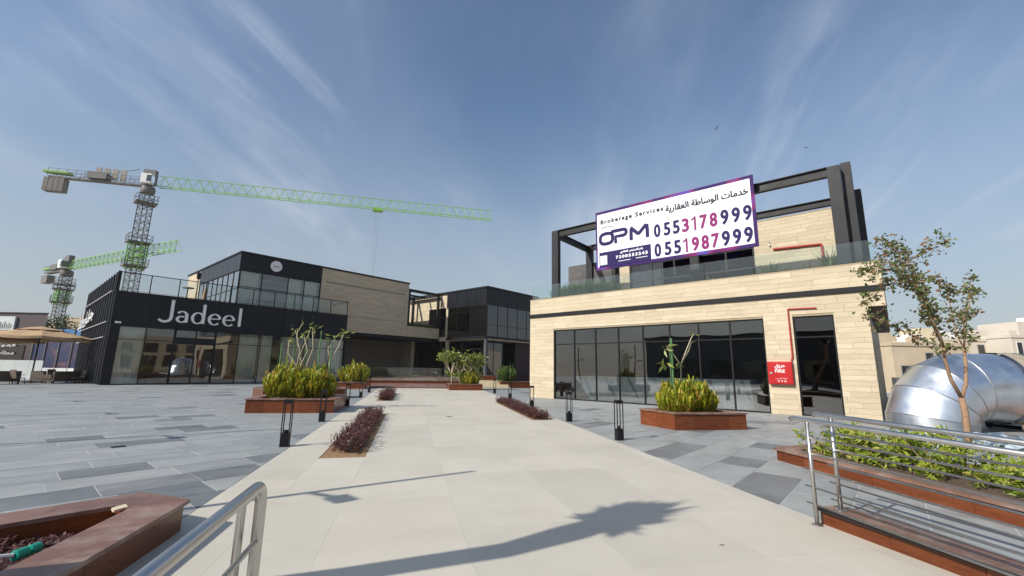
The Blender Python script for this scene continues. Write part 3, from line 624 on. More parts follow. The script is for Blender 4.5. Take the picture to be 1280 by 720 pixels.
# leaning corner fin panels and fascia panels
xs = [JX0, 7.14, 8.97, 11.85, 13.65, 15.44, 17.21, 19.7, 22.05, JX1]
for a, b in zip(xs[:-1], xs[1:]): build(MB().box(a+.012,JY-.0,4.42, b-.012,JY+.05,6.98), 'fascia_panel', blackpanel, jd)
build(MB().box(JX0-.06,JY-.06,6.98, JX1+.04,JY+.4,7.04), 'coping', black, jd)
build(MB().box(JX0,JY-.04,0, JX0+.55,JY+.3,4.41), 'corner_pier', black, jd); build(MB().box(JX0-.06,JY-.04,7.045, JX0+.12,JY+.2,8.55), 'corner_post', black, jd)
build(MB().box(JX1-.12,JY-.02,0, JX1,JY+.3,4.41), 'corner_pier', black, jd)
window_y(jd, JY+.12, JX0+.55, 8.97, .02, 4.41, [7.14], (3.40,), gm=glass_clear)
window_y(jd, JY+.12, 11.85, JX1-.12, .02, 4.41, xs[4:-1], (3.38,), gm=glass_clear)
dr = window_y(jd, JY+.10, 8.97, 11.85, .02, 4.41, [10.42], (3.25,3.72), gm=glass_clear, fw=.09, name='entrance_door')
build(MB().box(9.0,JY-.0,3.25, 11.82,JY+.09,3.72), 'door_header', black, jd)
build(MB().box(10.30,JY-.02,.9, 10.34,JY+.03,2.0).box(10.52,JY-.02,.9, 10.56,JY+.03,2.0), 'door_handle', inox, jd)
finm = material('fin_metal', (.055,.057,.066), (.075,.077,.086), rough=.45, spec=.35)
for k in range(14):                       # vertical fins of the side wall
    y = JY+.6+k*1.28; build(MB().box(JX0-.10,y,.05, JX0-.01,y+.12,8.5), 'fin', finm, jd)
for z in (3.48,4.62,6.95): build(MB().box(JX0-.24,JY+.3,z, JX0-.17,JY+18.0,z+.055), 'side_rail', material('pale_rail','' or (.45,.45,.46), rough=.4) if z == 3.48 else bpy.data.materials['pale_rail'], jd)
# roof terrace railing
rl = thing('terrace_railing', 'thin black metal railing along the roof edge above the Jadeel fascia'.replace('Jadeel ', 'restaurant '), 'railing', (14,44.1,7))
build(MB().beam((JX0,JY+.1,8.5),(JX1,JY+.1,8.5),.07,.06).beam((JX0,JY+.1,7.12),(JX1,JY+.1,7.12),.03), 'top_rail', black, rl)
for k in range(11): x = JX0+.12+k*(JX1-JX0-.2)/10; build(MB().box(x-.035,JY+.07,7.04, x+.035,JY+.13,8.47), 'post', black, rl)
for k in range(10): x = JX0+.2+k*(JX1-JX0-.2)/10; build(MB().box(x,JY+.095,7.18, x+1.72,JY+.105,8.42), 'glass_panel', glassmat('railing_glass', (.9,.92,.92), .5, .01) if k == 0 else bpy.data.materials['railing_glass'], rl)
build(MB().beam((JX1,JY+.1,8.5),(JX1,JY+3.4,8.5),.07,.06), 'side_top_rail', black, rl)
jl = jadeel_letters('lettering', pink_white, None, (7.55,JY-.005,4.98), (1,0,0), (0,0,1), 6.05, 1.62, .10) if False else None
sg = thing('shop_sign', 'large pale pink letters reading Jadeel on the black fascia', 'sign', (10.5,43.9,5))
jadeel_letters('lettering', pink_white, sg, (7.50,JY-.012,4.93), (1,0,0), (0,0,1), 6.25, 1.80, .09)
s2 = thing('shop_sign', 'white Latin and Arabic letters on the finned side wall of the restaurant', 'sign', (4.6,56,5))
jadeel_letters('lettering', white, s2, (JX0-.25,62.6,4.85), (0,-1,0), (0,0,1), 6.2, 1.55, .05)
put_text(shape_ar('جديل'), 'lettering', white, s2, (JX0-.27,56.4,5.15), (0,-1,0), (0,0,1), w=4.2, h=1.2, offset=.02, depth=.05)
sl = thing('spotlight', 'small white floodlight at the left top corner of the restaurant glazing', 'lamp', (5.4,43.8,4.6)); build(MB().obox((5.35,43.8,4.62),(.16,0,0),(0,.08,0),(0,0,.07)), 'lamp_head', white, sl); build(MB().beam((5.35,43.86,4.62),(5.35,44.0,4.7),.04), 'bracket', black, sl)
# interior
build(MB().box(JX0+.25,JY+.2,-.02, JX1-.3,59.6,.012), 'interior_floor', material('beige_floor', (.30,.27,.22), (.36,.32,.27), rough=.4), jd)
build(MB().box(JX0+.25,JY+7.0,.02, JX1-.3,JY+7.1,6.2), 'interior_wall', warm, jd)
build(MB().box(JX0+.25,JY+.4,4.42, JX1-.3,JY+6.9,4.5), 'ceiling', dark_int, jd)
def curtain(name, x0, x1, z0, z1, y, lb, folds=.12, amp=.05):
    m = MB(); n = max(8, int((x1-x0)/folds*2)); v = []; f = []
    for i in range(n+1):
        x = x0+(x1-x0)*i/n; yy = y+amp*math.sin(i*math.pi/2*1.0)*(.6+.4*math.sin(i*1.7)); v += [(x,yy,z0),(x,yy,z1)]
    f = [(2*i,2*i+2,2*i+3,2*i+1) for i in range(n)]
    tagit(build((v,f), name, curtain_m), lb, 'curtain', 'pale curtains behind the restaurant glazing')
for k, (a, b, pos) in enumerate(((5.55,7.1,'first pane, left of the entrance door'),(13.75,15.35,'third pane right of the entrance'),(15.5,16.6,'fourth pane right of the entrance'),(17.3,19.55,'wide pane behind the potted climbers'),(19.8,21.9,'second pane from the right corner'),(22.1,23.5,'last pane at the right corner'))):
    curtain('curtain', a, b, .05, 4.38, JY+.55, 'pale curtain in the '+pos)
for i, (x, y) in enumerate(((8.2,48.0),(10.0,49.2),(12.8,47.6))):
    t = thing('dining_table', 'dark round dining table inside the restaurant, '+('left','middle','right')[i]+' one seen through the glass', 'table', (x,y,0), 'tables inside the restaurant')
    build(MB().lathe((x,y,.72), [(.55,0),(.55,.04)], 16), 'table_top', rattan, t); build(MB().lathe((x,y,.015), [(.3,0),(.04,.05),(.04,.7)], 10), 'pedestal', black, t)

# upper storey over and beside the pavilion (front in the plane y = 47.5)
us = thing('upper_block', 'long upper storey of black glass and taupe stone with black roof edge behind the terrace', 'building', (24,47.5,5.6))
UY, UX0, UXm, UX1, ZR = 47.5, 14.0, 22.15, 33.9, 12.6
m = MB(); m.box(UX0+.02,UY+.05,10.85, UXm,UY+.3,ZR-.1).box(UXm,UY,5.6, UX1,UY+.3,ZR-.1).box(UX0+.05,UY+.3,5.6, UX0+.25,UY+.35,ZR).box(UX1-.3,UY+.3,5.6, UX1,66,ZR-.1).box(UX0+.3,UY+.35,ZR-.3, UX1-.3,66,ZR-.12)
m.box(UX0+.3,66,6.5, UX1,66.2,ZR-.1).box(JX1+.02,UY+.32,5.3, UX1,65.8,5.62).box(UX0+.02,61.0,6.5, UX0+.3,66,ZR-.12)
build(m, 'wall', stone_core, us)
build(MB().box(UX0,UY-.02,10.83, UXm-.01,UY+.05,ZR-.1), 'black_fascia', blackpanel, us)
for k in range(8):
    y0 = UY+.08+k*1.68; build(MB().box(UX0-.04,y0+.02,10.85, UX0+.04,y0+1.65,ZR-.1), 'black_fascia_panel', material('blue_black_panel', (.022,.024,.034), (.03,.032,.042), rough=.35, spec=.3) if k == 0 else bpy.data.materials['blue_black_panel'], us)
build(MB().box(UX0-.12,UY-.12,ZR-.1, UX1+.05,UY+.5,ZR+.08).box(UX0-.12,UY+.502,ZR-.1, UX0+.4,66.5,ZR+.08), 'roof_edge', black, us)
cladding(us, stone_d, (UXm,UY), (1,0), (0,-1), UX1-UXm, 5.6, ZR-.1, holes=[(.55,UX1-UXm-.55,7.4,10.95)], rs=21, course=.25, lens=(.9,1.2,1.8))
cladding(us, stone_d, (UXm+.55,UY+.12), (1,0), (0,-1), UX1-UXm-1.1, 7.4, 10.95, rs=22, course=.25, lens=(.9,1.2,1.8), th=.02) if False else None
build(MB().box(UXm+.55,UY-.012,7.4, UX1-.55,UY+.0,10.95), 'recessed_panel', material('taupe_backing', (.24,.19,.14), rough=.8), us)
cladding(us, stone_d, (UXm+.56,UY-.012), (1,0), (0,-1), UX1-UXm-1.12, 7.41, 10.93, rs=23, course=.25, lens=(.9,1.2,1.8), th=.006)
cladding(us, stone, (UX0,66.2), (0,-1), (-1,0), 5.2, 6.5, ZR-.12, rs=24, course=.25)
window_y(us, UY+.12, UX0+.05, UXm-.02, 6.6, 10.83, [16.1,18.65,20.35], (9.2,), gm=glass_clear, fw=.08)
window_x(us, UX0+.05, UY+.1, 61.0, 6.6, 10.83, [UY+1.76+k*1.68 for k in range(7)], (9.0,), gm=glassmat('pale_reflective_glass', (.55,.6,.6), 1.6, .22), fw=.08)
build(MB().box(UX0+.3,UY+4,6.6, UXm,UY+4.1,10.8), 'interior_wall', material('upper_interior', (.36,.34,.3), (.42,.4,.36), rough=.8), us)
build(MB().box(UX0+.3,UY+.4,10.85, UXm,UY+3.9,10.9), 'ceiling', dark_int, us)
for k, (a, b, pos) in enumerate(((14.2,16.0,'left'),(18.75,20.25,'centre right'),(20.45,22.0,'right'))):
    o = MB(); n = 20; v = []
    for i in range(n+1): x = a+(b-a)*i/n; yy = UY+.6+.05*math.sin(i*1.57); v += [(x,yy,6.6),(x,yy,10.8)]
    tagit(build((v,[(2*i,2*i+2,2*i+3,2*i+1) for i in range(n)]), 'curtain', curtain_m), 'pale curtain in the '+pos+' window of the upper storey', 'curtain', 'curtains in the upper storey windows')
ro = thing('round_sign', 'round blush sign on the black fascia of the upper storey', 'sign', (17.25,47.4,11.7))
build(MB().tube([(17.25,UY-.02,11.72),(17.25,UY-.12,11.72)], .56, 40), 'disc', pink_white, ro)
jadeel_letters('lettering', material('brown_ink', (.16,.09,.07)), ro, (16.87,UY-.125,11.6), (1,0,0), (0,0,1), .78, .26, .01)
# base band and terrace to the right (pergola), soffit
ut = thing('pergola_terrace', 'upper terrace with taupe parapet and black steel pergola between the two glass blocks', 'terrace', (36.5,47.5,5.6))
build(MB().box(JX1+.05,UY-.03,5.38, 39.3,UY+.4,5.60), 'black_band', black, ut)
build(MB().box(UX1+.02,UY,5.6, 39.3,UY+.3,7.0).box(UX1+.02,UY+.31,5.6, 39.3,56,5.9), 'parapet', stone_core, ut)
cladding(ut, stone_d, (UX1+.02,UY), (1,0), (0,-1), 5.35, 5.6, 7.0, rs=31, course=.25, lens=(.9,1.2,1.8))
def beamy(a, b, w, h): build(MB().beam(a, b, w, h), 'steel_beam', steelpaint, ut)
beamy((UX1+.1,UY+.2,11.75),(39.3,UY+.2,11.75),.3,.36); beamy((UX1+.2,UY+.4,11.7),(UX1+.2,55,11.7),.3,.36); beamy((39.0,UY+.4,11.7),(39.0,55,11.7),.3,.36); beamy((UX1+.35,53,11.7),(38.8,53,11.7),.3,.36); beamy((UX1+.35,50.4,11.6),(38.8,50.4,11.6),.22,.26)
for x, y in ((UX1+.22,UY+.2),(39.1,UY+.2),(UX1+.22,53.2),(38.9,53.2)): build(MB().box(x-.15,y-.15,5.9, x+.15,y+.15,11.55), 'steel_post', steelpaint, ut)
rr = random.Random(9); vv, ff = blades(rr, 700, (36.8,UY+.75,6.9), (2.3,.25), .35, .8, .06); tagit(build((vv,ff), 'terrace_grass', leaf_gr), 'green planting along the parapet of the pergola terrace', 'plants', kind='stuff')
tagit(build(MB().tube([(35.2,54,7.2),(35.2,54,9.9),(38.2,54,9.9)], .07), 'red_pipe', redpipe), 'red pipe on the far terrace under the black pergola', 'pipe')
tagit(build(MB().box(35.0,49.4,6.0, 35.7,49.7,7.75), 'red_cabinet', redp, bevel=.02), 'small red box on the far pergola terrace', 'fire cabinet')

# ================================================================== GLASS BLOCK in the middle (corner at x 39.4, y 38.4)
gb = thing('glass_block', 'black glass upper storey block with glazed corner over a dark lobby', 'building', (39.4,38.4,0))
GX, GY, GZ0, GZ1 = 39.4, 38.4, 5.65, 12.0
m = MB(); m.box(GX+.3,GY+.3,9.85, GX+.5,46,GZ1-.1).box(GX+.5,GY+.3,9.85, 49.4,GY+.5,GZ1-.1).box(GX+.1,GY+.1,5.3, 56,60,5.66).box(GX+.3,GY+.3,11.6, 56,60,11.9)
m.box(GX+.2,45.9,5.66, GX+.4,58,GZ1-.1).box(49.4,GY+.1,5.66, 49.7,60,GZ1-.1)
build(m, 'wall', creamwall, gb)
build(MB().box(GX-.14,GY-.14,GZ1-.1, 50.0,GY+.3,GZ1+.1).box(GX-.14,GY+.302,GZ1-.1, GX+.3,58,GZ1+.1), 'roof_edge', black, gb)
build(MB().box(GX-.10,GY-.10,5.40, 50.0,GY+.3,5.66).box(GX-.10,GY+.302,5.40, GX+.3,46.0,5.66), 'black_band', black, gb)
window_x(gb, GX, GY+.06, 45.8, 5.67, 9.75, [GY+1.85+k*1.85 for k in range(3)], (9.0,), gm=glass_blackm, fw=.05)
window_y(gb, GY, GX+.06, 49.3, 5.67, 9.75, [GX+2.0+k*1.98 for k in range(4)], (7.2,), gm=glass_blackm, fw=.05)
for k in range(4): build(MB().box(GX-.03,GY+.06+k*1.93,9.76, GX+.03,GY+1.95+k*1.93,11.88), 'black_fascia_panel', blackpanel, gb)
for k in range(5): build(MB().box(GX+.06+k*1.98,GY-.03,9.76, GX+2.0+k*1.98,GY+.03,11.88), 'black_fascia_panel', blackpanel, gb)
build(MB().box(49.4,GY-.05,5.2, 50.3,GY+.1,11.88), 'stone_return', stone_d, gb)
cladding(gb, stone, (GX+.2,45.9), (0,1), (-1,0), 12, 5.9, 11.9, holes=[(.6,4.2,5,10.0)], rs=41, course=.25, lens=(.9,1.2,1.8))
window_x(gb, GX+.14, 46.5, 50.1, 5.9, 9.9, [48.3], (8.6,), gm=glass_blackm)
m = MB()
for k in range(5): m.box(GX+.5,GY+2.2+k*1.6,5.68, GX+.6,GY+2.3+k*1.6,9.7)
build(m, 'interior_screen', dark_int, gb); build(MB().box(GX+3.5,GY+3,5.68, 49,GY+3.1,9.8), 'interior_wall', dark_int, gb); build(MB().box(GX+.4,GY+.4,9.78, 49,GY+6,9.82), 'ceiling', dark_int, gb)
# ground floor: recessed dark glazing, columns, lit slab edge
window_x(gb, GX+.7, 46.2, 54.6, .5, 5.2, [48.2,50.3,52.4], (4.2,), gm=glass_blackm, name='shop_front')
window_x(gb, GX+1.6, 40.6, 45.6, .5, 5.2, [42.2,43.9], (4.2,), gm=glass_blackm, name='shop_front')
window_y(gb, GY+2.2, GX+1.7, 55.5, .02, 5.2, [GX+3.7+k*2.1 for k in range(6)], (4.1,), gm=glass_blackm, name='shop_front')
build(MB().box(GX+6,41.5,.02, 56,41.6,5.2).box(GX+2.4,44,.5, GX+2.5,56,5.2), 'interior_wall', dark_int, gb)
build(MB().box(GX+.05,45.95,.5, GX+.55,46.15,5.38), 'column', stone_d, gb)
build(MB().box(GX-.0,GY+.0,0.0, GX+.35,GY+.35,5.38), 'column', darkgrey, gb)
build(MB().box(46.2,GY+1.0,.02, 56,GY+1.1,5.2), 'maroon_panel', material('maroon_panel', (.022,.006,.010), rough=.5, spec=.2), gb)
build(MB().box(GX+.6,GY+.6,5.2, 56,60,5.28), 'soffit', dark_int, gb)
# recess under the long upper storey
rc = thing('recess_wall', 'taupe back wall in the shade under the long upper storey', 'wall', (31,53.4,0))
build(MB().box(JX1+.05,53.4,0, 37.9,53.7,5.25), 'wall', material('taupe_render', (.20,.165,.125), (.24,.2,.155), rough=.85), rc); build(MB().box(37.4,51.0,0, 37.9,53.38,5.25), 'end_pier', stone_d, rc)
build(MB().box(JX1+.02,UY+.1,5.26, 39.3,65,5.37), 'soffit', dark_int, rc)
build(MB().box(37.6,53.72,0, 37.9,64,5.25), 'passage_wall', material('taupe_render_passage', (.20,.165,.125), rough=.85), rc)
bn = thing('stone_bench', 'long dark red granite bench at the foot of the recess wall', 'bench', (29,52.3,0))
build(MB().box(24.4,51.4,.45, 35.5,52.4,.55), 'bench_top', granite_top, bn); build(MB().box(24.5,51.5,0, 35.4,52.3,.45), 'bench_base', granite, bn)

# ================================================================== raised platform at the end of the walkway
pf = thing('raised_platform', 'low two-step brown granite platform at the end of the pale walkway', 'platform', tuple(W(37,1,0)))
PA = lambda s0, s1, n0, n1: [P2(s0,n0), P2(s0,n1), P2(s1,n1), P2(s1,n0)]
def wedge(s0, s1, n0, n1, za, zb): q = [W(s0,n0,0), W(s0,n1,0), W(s1,n1,0), W(s1,n0,0)]; return MB().add([tuple(v) for v in q]+[(q[0].x,q[0].y,za),(q[1].x,q[1].y,za),(q[2].x,q[2].y,zb),(q[3].x,q[3].y,zb)], [(3,2,1,0),(4,5,6,7),(0,1,5,4),(1,2,6,5),(2,3,7,6),(3,0,4,7)])
build(wedge(S_END,39.5,-3.0,3.2,.05,.29), 'sloped_tread', granite_top, pf); build(MB().prism(PA(S_END-.04,S_END-.001,-3.0,3.2), -.01, .062), 'step_riser', granite, pf)
build(MB().prism(PA(39.502,41,-3.8,5.4), .0, .50), 'platform_riser', granite, pf); build(MB().prism(PA(39.45,62,-3.85,5.45), .502, .55), 'platform_deck', granite_top, pf)
gr = thing('glass_railing', 'frameless glass railing on the edge of the raised platform', 'railing', tuple(W(38.6,1,.5)))
for k in range(7): build(MB().prism(PA(39.70,39.72,-3.7+k*1.35,-2.39+k*1.35), .552, 1.62), 'glass_panel', glass_green, gr)
build(MB().prism(PA(39.65,39.77,-3.72,5.4), .551, .60), 'base_channel', inox, gr)
# cream steps beside it
st = thing('cream_steps', 'short flight of cream stone steps leading up beside the central planter', 'steps', tuple(W(38.5,6.4,0)))
for k in range(4): build(MB().prism(PA(37.6+k*.55,41.5,5.55,8.6), k*.15+.001, k*.15+.15), 'step', material('cream_step', (.55,.47,.33), (.6,.52,.38), rough=.7) if k == 0 else bpy.data.materials['cream_step'], st)

# ================================================================== PLANTERS
def inset(poly, d):
    n = len(poly); o = []
    for i in range(n):
        p0, p1, p2 = Vector(poly[i-1]), Vector(poly[i]), Vector(poly[(i+1) % n]); d1 = (p1-p0).normalized(); d2 = (p2-p1).normalized()
        n1 = Vector((-d1.y, d1.x)); n2 = Vector((-d2.y, d2.x)); b = (n1+n2); b = b/(b.length_squared)*2*d if b.length > 1e-6 else n1*d
        o.append(tuple(p1+b))
    return o
def planter(label, poly, h, cap=.32, over=.04, z0=0, fill=.10, tile=.62, soilm=None, name='planter'):
    a = sum(poly[i][0]*poly[(i+1) % len(poly)][1]-poly[(i+1) % len(poly)][0]*poly[i][1] for i in range(len(poly)))
    if a < 0: poly = poly[::-1]
    cx = sum(p[0] for p in poly)/len(poly); cy = sum(p[1] for p in poly)/len(poly)
    t = thing(name, label, 'planter', (cx,cy,z0)); n = len(poly); ct = .035
    inn = inset(poly, cap-over); out_ = inset(poly, -over); core = inset(poly, .03)
    v = []; f = []                       # wall core ring
    for ring, z in ((core, z0-.03), (core, z0+h-ct-.002), (inn, z0+h-ct-.002), (inn, z0-.03)): v += [(p[0],p[1],z) for p in ring]
    for i in range(n):
        j = (i+1) % n
        for k in range(3): f.append((k*n+i, k*n+j, (k+1)*n+j, (k+1)*n+i))
    build((v, f), 'wall_core', granite, t)
    for i in range(n):
        j = (i+1) % n; a_, b_ = Vector(poly[i]), Vector(poly[j]); ln = (b_-a_).length; k = max(1, round(ln/tile)); d = (b_-a_)/ln; nr = Vector((-d.y, d.x))
        for q in range(k):
            p0 = a_+d*(ln*q/k+.002); p1 = a_+d*(ln*(q+1)/k-.002)
            build(MB().prism([tuple(p0), tuple(p1), tuple(p1+nr*.028), tuple(p0+nr*.028)], z0-.01, z0+h-ct-.003), 'granite_panel', granite, t)
            o0 = Vector(out_[i]).lerp(Vector(out_[j]), q/k); o1 = Vector(out_[i]).lerp(Vector(out_[j]), (q+1)/k); i0 = Vector(inn[i]).lerp(Vector(inn[j]), q/k); i1 = Vector(inn[i]).lerp(Vector(inn[j]), (q+1)/k)
            e = d*.0015
            build(MB().prism([tuple(o0+e), tuple(o1-e), tuple(i1-e), tuple(i0+e)], z0+h-ct, z0+h), 'cap_stone', granite_top, t)
    build(MB().prism(inset(poly, cap-over-.02), z0-.02, z0+h-fill), 'soil', soilm or soil_d, t)
    return t
def rect(s0, s1, n0, n1): return [P2(s0,n0), P2(s0,n1), P2(s1,n1), P2(s1,n0)]
planter('brown granite planter with a leafy yellow-green shrub in front of the long shop window', [P2(11.40,7.38), P2(12.85,7.13), P2(13.6,9.7), P2(11.25,9.62)], .47)
planter('brown granite planter in front of the restaurant corner, nearer of the two stacked planters', [P2(16.95,-5.35), P2(16.85,-2.5), P2(19.6,-2.45), P2(19.7,-5.5)], .48)
planter('long brown granite planter standing behind the nearer one at the restaurant corner', [P2(22.9,-6.55), P2(24.5,-3.15), P2(26.4,-3.3), P2(25.6,-7.8)], .50)
planter('small granite planter left of the platform with a bright green bush', rect(35.2,37.4,-5.2,-3.15), .46)
planter('central granite planter with small frangipani trees at the end of the walkway', rect(33.7,35.9,3.05,5.55), .46)
planter('granite planter right of the cream steps by the glass screen', [P2(38.2,7.9), P2(38.6,10.9), P2(40.8,10.6), P2(40.4,7.7)], .55)
planter('granite planter half hidden behind the left end of the stone building', rect(40.5,42.5,12.0,14.5), .5)
planter('granite planter on the raised platform behind the frangipani trees', rect(40.0,41.6,5.2,7.8), .5, z0=.5)
planter('large angular brown granite planter in the left foreground with purple ground cover', [(1.15,6.055),(1.397,5.455),(-1.4,1.75),(-4.2,3.2),(-4.2,6.055)], .28, cap=.40, fill=.19)
planter('long low granite planter with hedge and tree behind the right handrail', [P2(7.34,6.89), P2(1.0,6.35), P2(1.0,8.6), P2(7.9,9.1)], .22, cap=.34, fill=.05)
# kerb wall carrying the right handrail
kw = thing('kerb_wall', 'low granite kerb wall under the right stainless handrail', 'kerb', tuple(W(2,4.6,0)))
for k in range(9):
    a = 4.26-k*.72; b = a-.716
    build(MB().prism(rect(b,a,4.50,4.53), -.02, .145), 'granite_panel', granite, kw); build(MB().prism(rect(b,a,4.72,4.75), -.02, .145), 'granite_panel', granite, kw); build(MB().prism(rect(b,a,4.46,4.78), .146, .172), 'cap_stone', granite_top, kw)
build(MB().prism(rect(-2.2,4.24,4.532,4.718), -.02, .144), 'wall_core', mortar, kw); build(MB().prism(rect(-2.2,4.30,4.448,4.459), .140, .176), 'edge_trim', blackedge, kw)

# ================================================================== BOLLARD LIGHTS
def bollard():
    t = thing('bollard_light', 'x', 'bollard', (0,0,0), 'black bollard lights along the walkway')
    a = .082; build(MB().box(-a,-a,0, a,a,.26), 'base', black, t, bevel=.006); build(MB().box(-a,-a,.84, a,a,.92), 'cap', black, t, bevel=.006)
    for x in (-1,1):
        for y in (-1,1): build(MB().box(x*a-(.018 if x > 0 else 0), y*a-(.018 if y > 0 else 0), .26, x*a+(.018 if x < 0 else 0), y*a+(.018 if y < 0 else 0), .84), 'bar', black, t)
    build(MB().tube([(0,0,.26),(0,0,.32)], .045, 10), 'lamp_housing', steelpaint, t)
    build(MB().box(-.09,-.09,0, .09,.09,.006), 'foot_plate', steelpaint, t)
    return t
b0 = bollard(); ang = math.atan2(.808,.589)
LB = [(10.04,-2.36,'nearest black bollard light on the left edge of the walkway'),(14.3,-2.42,'black bollard light beside the right end of the restaurant corner planter'),(19.8,-2.42,'third black bollard light along the left edge of the walkway'),(25.1,-2.42,'fourth bollard light on the left, before the small purple bed'),(30.2,-2.42,'farthest bollard light on the left edge, near the small green planter')]
RB = [(9.97,4.96,'nearest black bollard light on the right edge of the walkway'),(13.7,5.09,'second bollard light on the right, left of the shrub planter'),(18.75,5.26,'third bollard light on the right, at the end of the long purple bed'),(24.05,5.5,'fourth bollard light on the right, before the stone pier'),(29.7,5.72,'farthest bollard light on the right edge, by the central planter')]
for i, (s, n, lb) in enumerate(LB+RB):
    p = W(s, n, 0)
    if i == 0: b0.location = p; b0.rotation_euler = (0,0,ang); b0['label'] = lb
    else: copy_thing(b0, p, ang, label=lb)

for k, (x, y, lb) in enumerate(((10.2,11.6,'small square drain cover set in the pale walkway'),(1.75,11.6,'small dark drain cover in the grey paving on the left'))):
    dc = thing('drain_cover', lb, 'drain cover', (x,y,0)); build(MB().box(x-.11,y-.11,-.01, x+.11,y+.11,.003), 'cover_plate', concrete if k == 0 else steelpaint, dc)
    for q in range(4): build(MB().box(x-.08,y-.075+q*.045,.003, x+.08,y-.055+q*.045,.0045), 'slot', black, dc)
rl_ = random.Random(77)
for k, (x, y, lb) in enumerate(((4.72,1.42,'single dry leaf on the walkway in front of the right handrail'),(6.6,5.4,'dry leaf on the walkway beyond the lamp post shadow'),(9.3,6.1,'dry leaf on the walkway near the first right bollard'),(3.6,9.6,'dry leaf on the grey paving by the first left bollard'))):
    a = rl_.random()*3; c_, s_ = math.cos(a)*.035, math.sin(a)*.035
    tagit(build(MB().add([(x-c_,y-s_,.003),(x-s_*.45,y+c_*.45,.012),(x+c_,y+s_,.008),(x+s_*.45,y-c_*.45,.004)], [(0,1,2,3)]), 'dry_leaf', bark, loc=(x,y,0)), lb, 'leaf')
# ================================================================== HANDRAILS
def wp(s, n, z): return W(s, n, z)
def rail_right(n, s_top, base_z, dz, label):
    t = thing('handrail', label, 'handrail', tuple(wp(s_top-.2, n, 0)), 'stainless steel handrails'); zf = lambda s: 1.10+dz-.022*(4.25-s)
    build(MB().tube([wp(s_top+.22,n,zf(4.2)-.012), wp(s_top+.18,n,zf(4.2)), wp(-1.5,n,zf(-1.5))], .0255, 14), 'top_rail', inox, t, smooth=True)
    for k, z in enumerate((.21,.386,.565,.74,.915)):
        build(MB().tube([wp(s_top+.10,n-.0,z+dz), wp(-1.5,n,z+dz-.022*5.7)], .0105, 8), 'bar', inox, t, smooth=True)
    for k in range(3):
        s = s_top-k*2.25; build(MB().tube([wp(s,n,base_z), wp(s,n,zf(s)-.02)], .0215, 12), 'post', inox, t, smooth=True)
        build(MB().lathe(wp(s,n,base_z), [(.055,0),(.055,.008),(.03,.014)], 20), 'flange', inox, t)
    return t
rail_right(4.40, 4.22, 0, 0, 'stainless steel handrail on the right, standing on the walkway in front of the kerb')
rail_right(4.60, 4.10, .173, .055, 'stainless steel handrail on the right, mounted on the granite kerb')
def rail_left(n, s_top, z_top, r1, label):
    t = thing('handrail', label, 'handrail', tuple(wp(s_top, n, 0)), 'stainless steel handrails'); pts = [wp(-1.5,n,z_top-.02), wp(s_top-.09,n,z_top)]
    for k in range(1,7): a = math.pi/2*k/6; pts.append(wp(s_top-.09+.09*math.sin(a), n, z_top-.09+.09*math.cos(a)))
    pts.append(wp(s_top,n,.0)); build(MB().tube(pts, r1, 16), 'top_rail', inox, t, smooth=True)
    for z in (.80,.60,.40,.2): build(MB().tube([wp(s_top-.015,n,z), wp(-1.5,n,z-.015)], .0125, 10), 'bar', inox, t, smooth=True)
    build(MB().lathe(wp(s_top,n,0), [(.055,0),(.055,.008),(.03,.014)], 20), 'flange', inox, t)
rail_left(-.645, 2.42, 1.05, .0255, 'stainless steel handrail with rounded end in the left foreground')
t = thing('rail_post', 'slim inner steel post under the left foreground handrail', 'post', tuple(wp(2.36,-.70,0))); build(MB().tube([wp(2.34,-.70,0), wp(2.34,-.70,.98), wp(2.33,-.655,1.03)], .019, 12), 'post', inox, t, smooth=True); build(MB().lathe(wp(2.34,-.70,0), [(.05,0),(.05,.008),(.03,.014)], 16), 'flange', inox, t)

# ================================================================== PLANTS IN THE OPEN
def shrub(label, cen, rad, h, n, seed, mat=leaf_yg, w=.05, name='shrub', cat='shrub', group=None, tiers=3):
    r = random.Random(seed); V, F = [], []
    for k in range(n//16):               # many leafy shoots, each a whorl of narrow leaves; a dome with uneven clumps
        a = r.random()*6.283; q = math.sqrt(r.random()); ph = .12*math.sin(5*a+seed)+.10*math.sin(9*q+2*a)
        x = cen[0]+rad[0]*q*math.cos(a)*(1+ph); y = cen[1]+rad[1]*q*math.sin(a)*(1+ph); hh = h*math.sqrt(max(.12, 1-.80*q*q))*r.uniform(.70,1.10)*(1+ph)
        lx, ly = math.cos(a)*.22*q*h, math.sin(a)*.22*q*h
        for j in range(16):
            t_ = .15+.80*(j/15)*r.uniform(.85,1.0); z = cen[2]+hh*t_; b = r.random()*6.283; l = h*r.uniform(.17,.30); tip_ = (j/15)**2
            out2 = l*(.75-.45*tip_)*r.uniform(.7,1.0); rise = l*(.6+.4*tip_); x0_, y0_ = x+lx*t_, y+ly*t_
            dx, dy = math.cos(b)*out2, math.sin(b)*out2; wx, wy = -math.sin(b)*w/2, math.cos(b)*w/2; g = len(V)
            V += [(x0_-wx*.3,y0_-wy*.3,z),(x0_+wx*.3,y0_+wy*.3,z),(x0_+dx*.6+wx,y0_+dy*.6+wy,z+rise*.75),(x0_+dx*.6-wx,y0_+dy*.6-wy,z+rise*.75),(x0_+dx*1.1,y0_+dy*1.1,z+rise)]; F += [(g,g+1,g+2,g+3),(g+3,g+2,g+4)]
    o = build((V,F), name, mat, None, loc=cen, label=label, cat=cat, group=group); return o
def pl(s, n, z): p = W(s, n); return (p.x, p.y, z)
GSH = 'yellow-green shrubs in the granite planters'
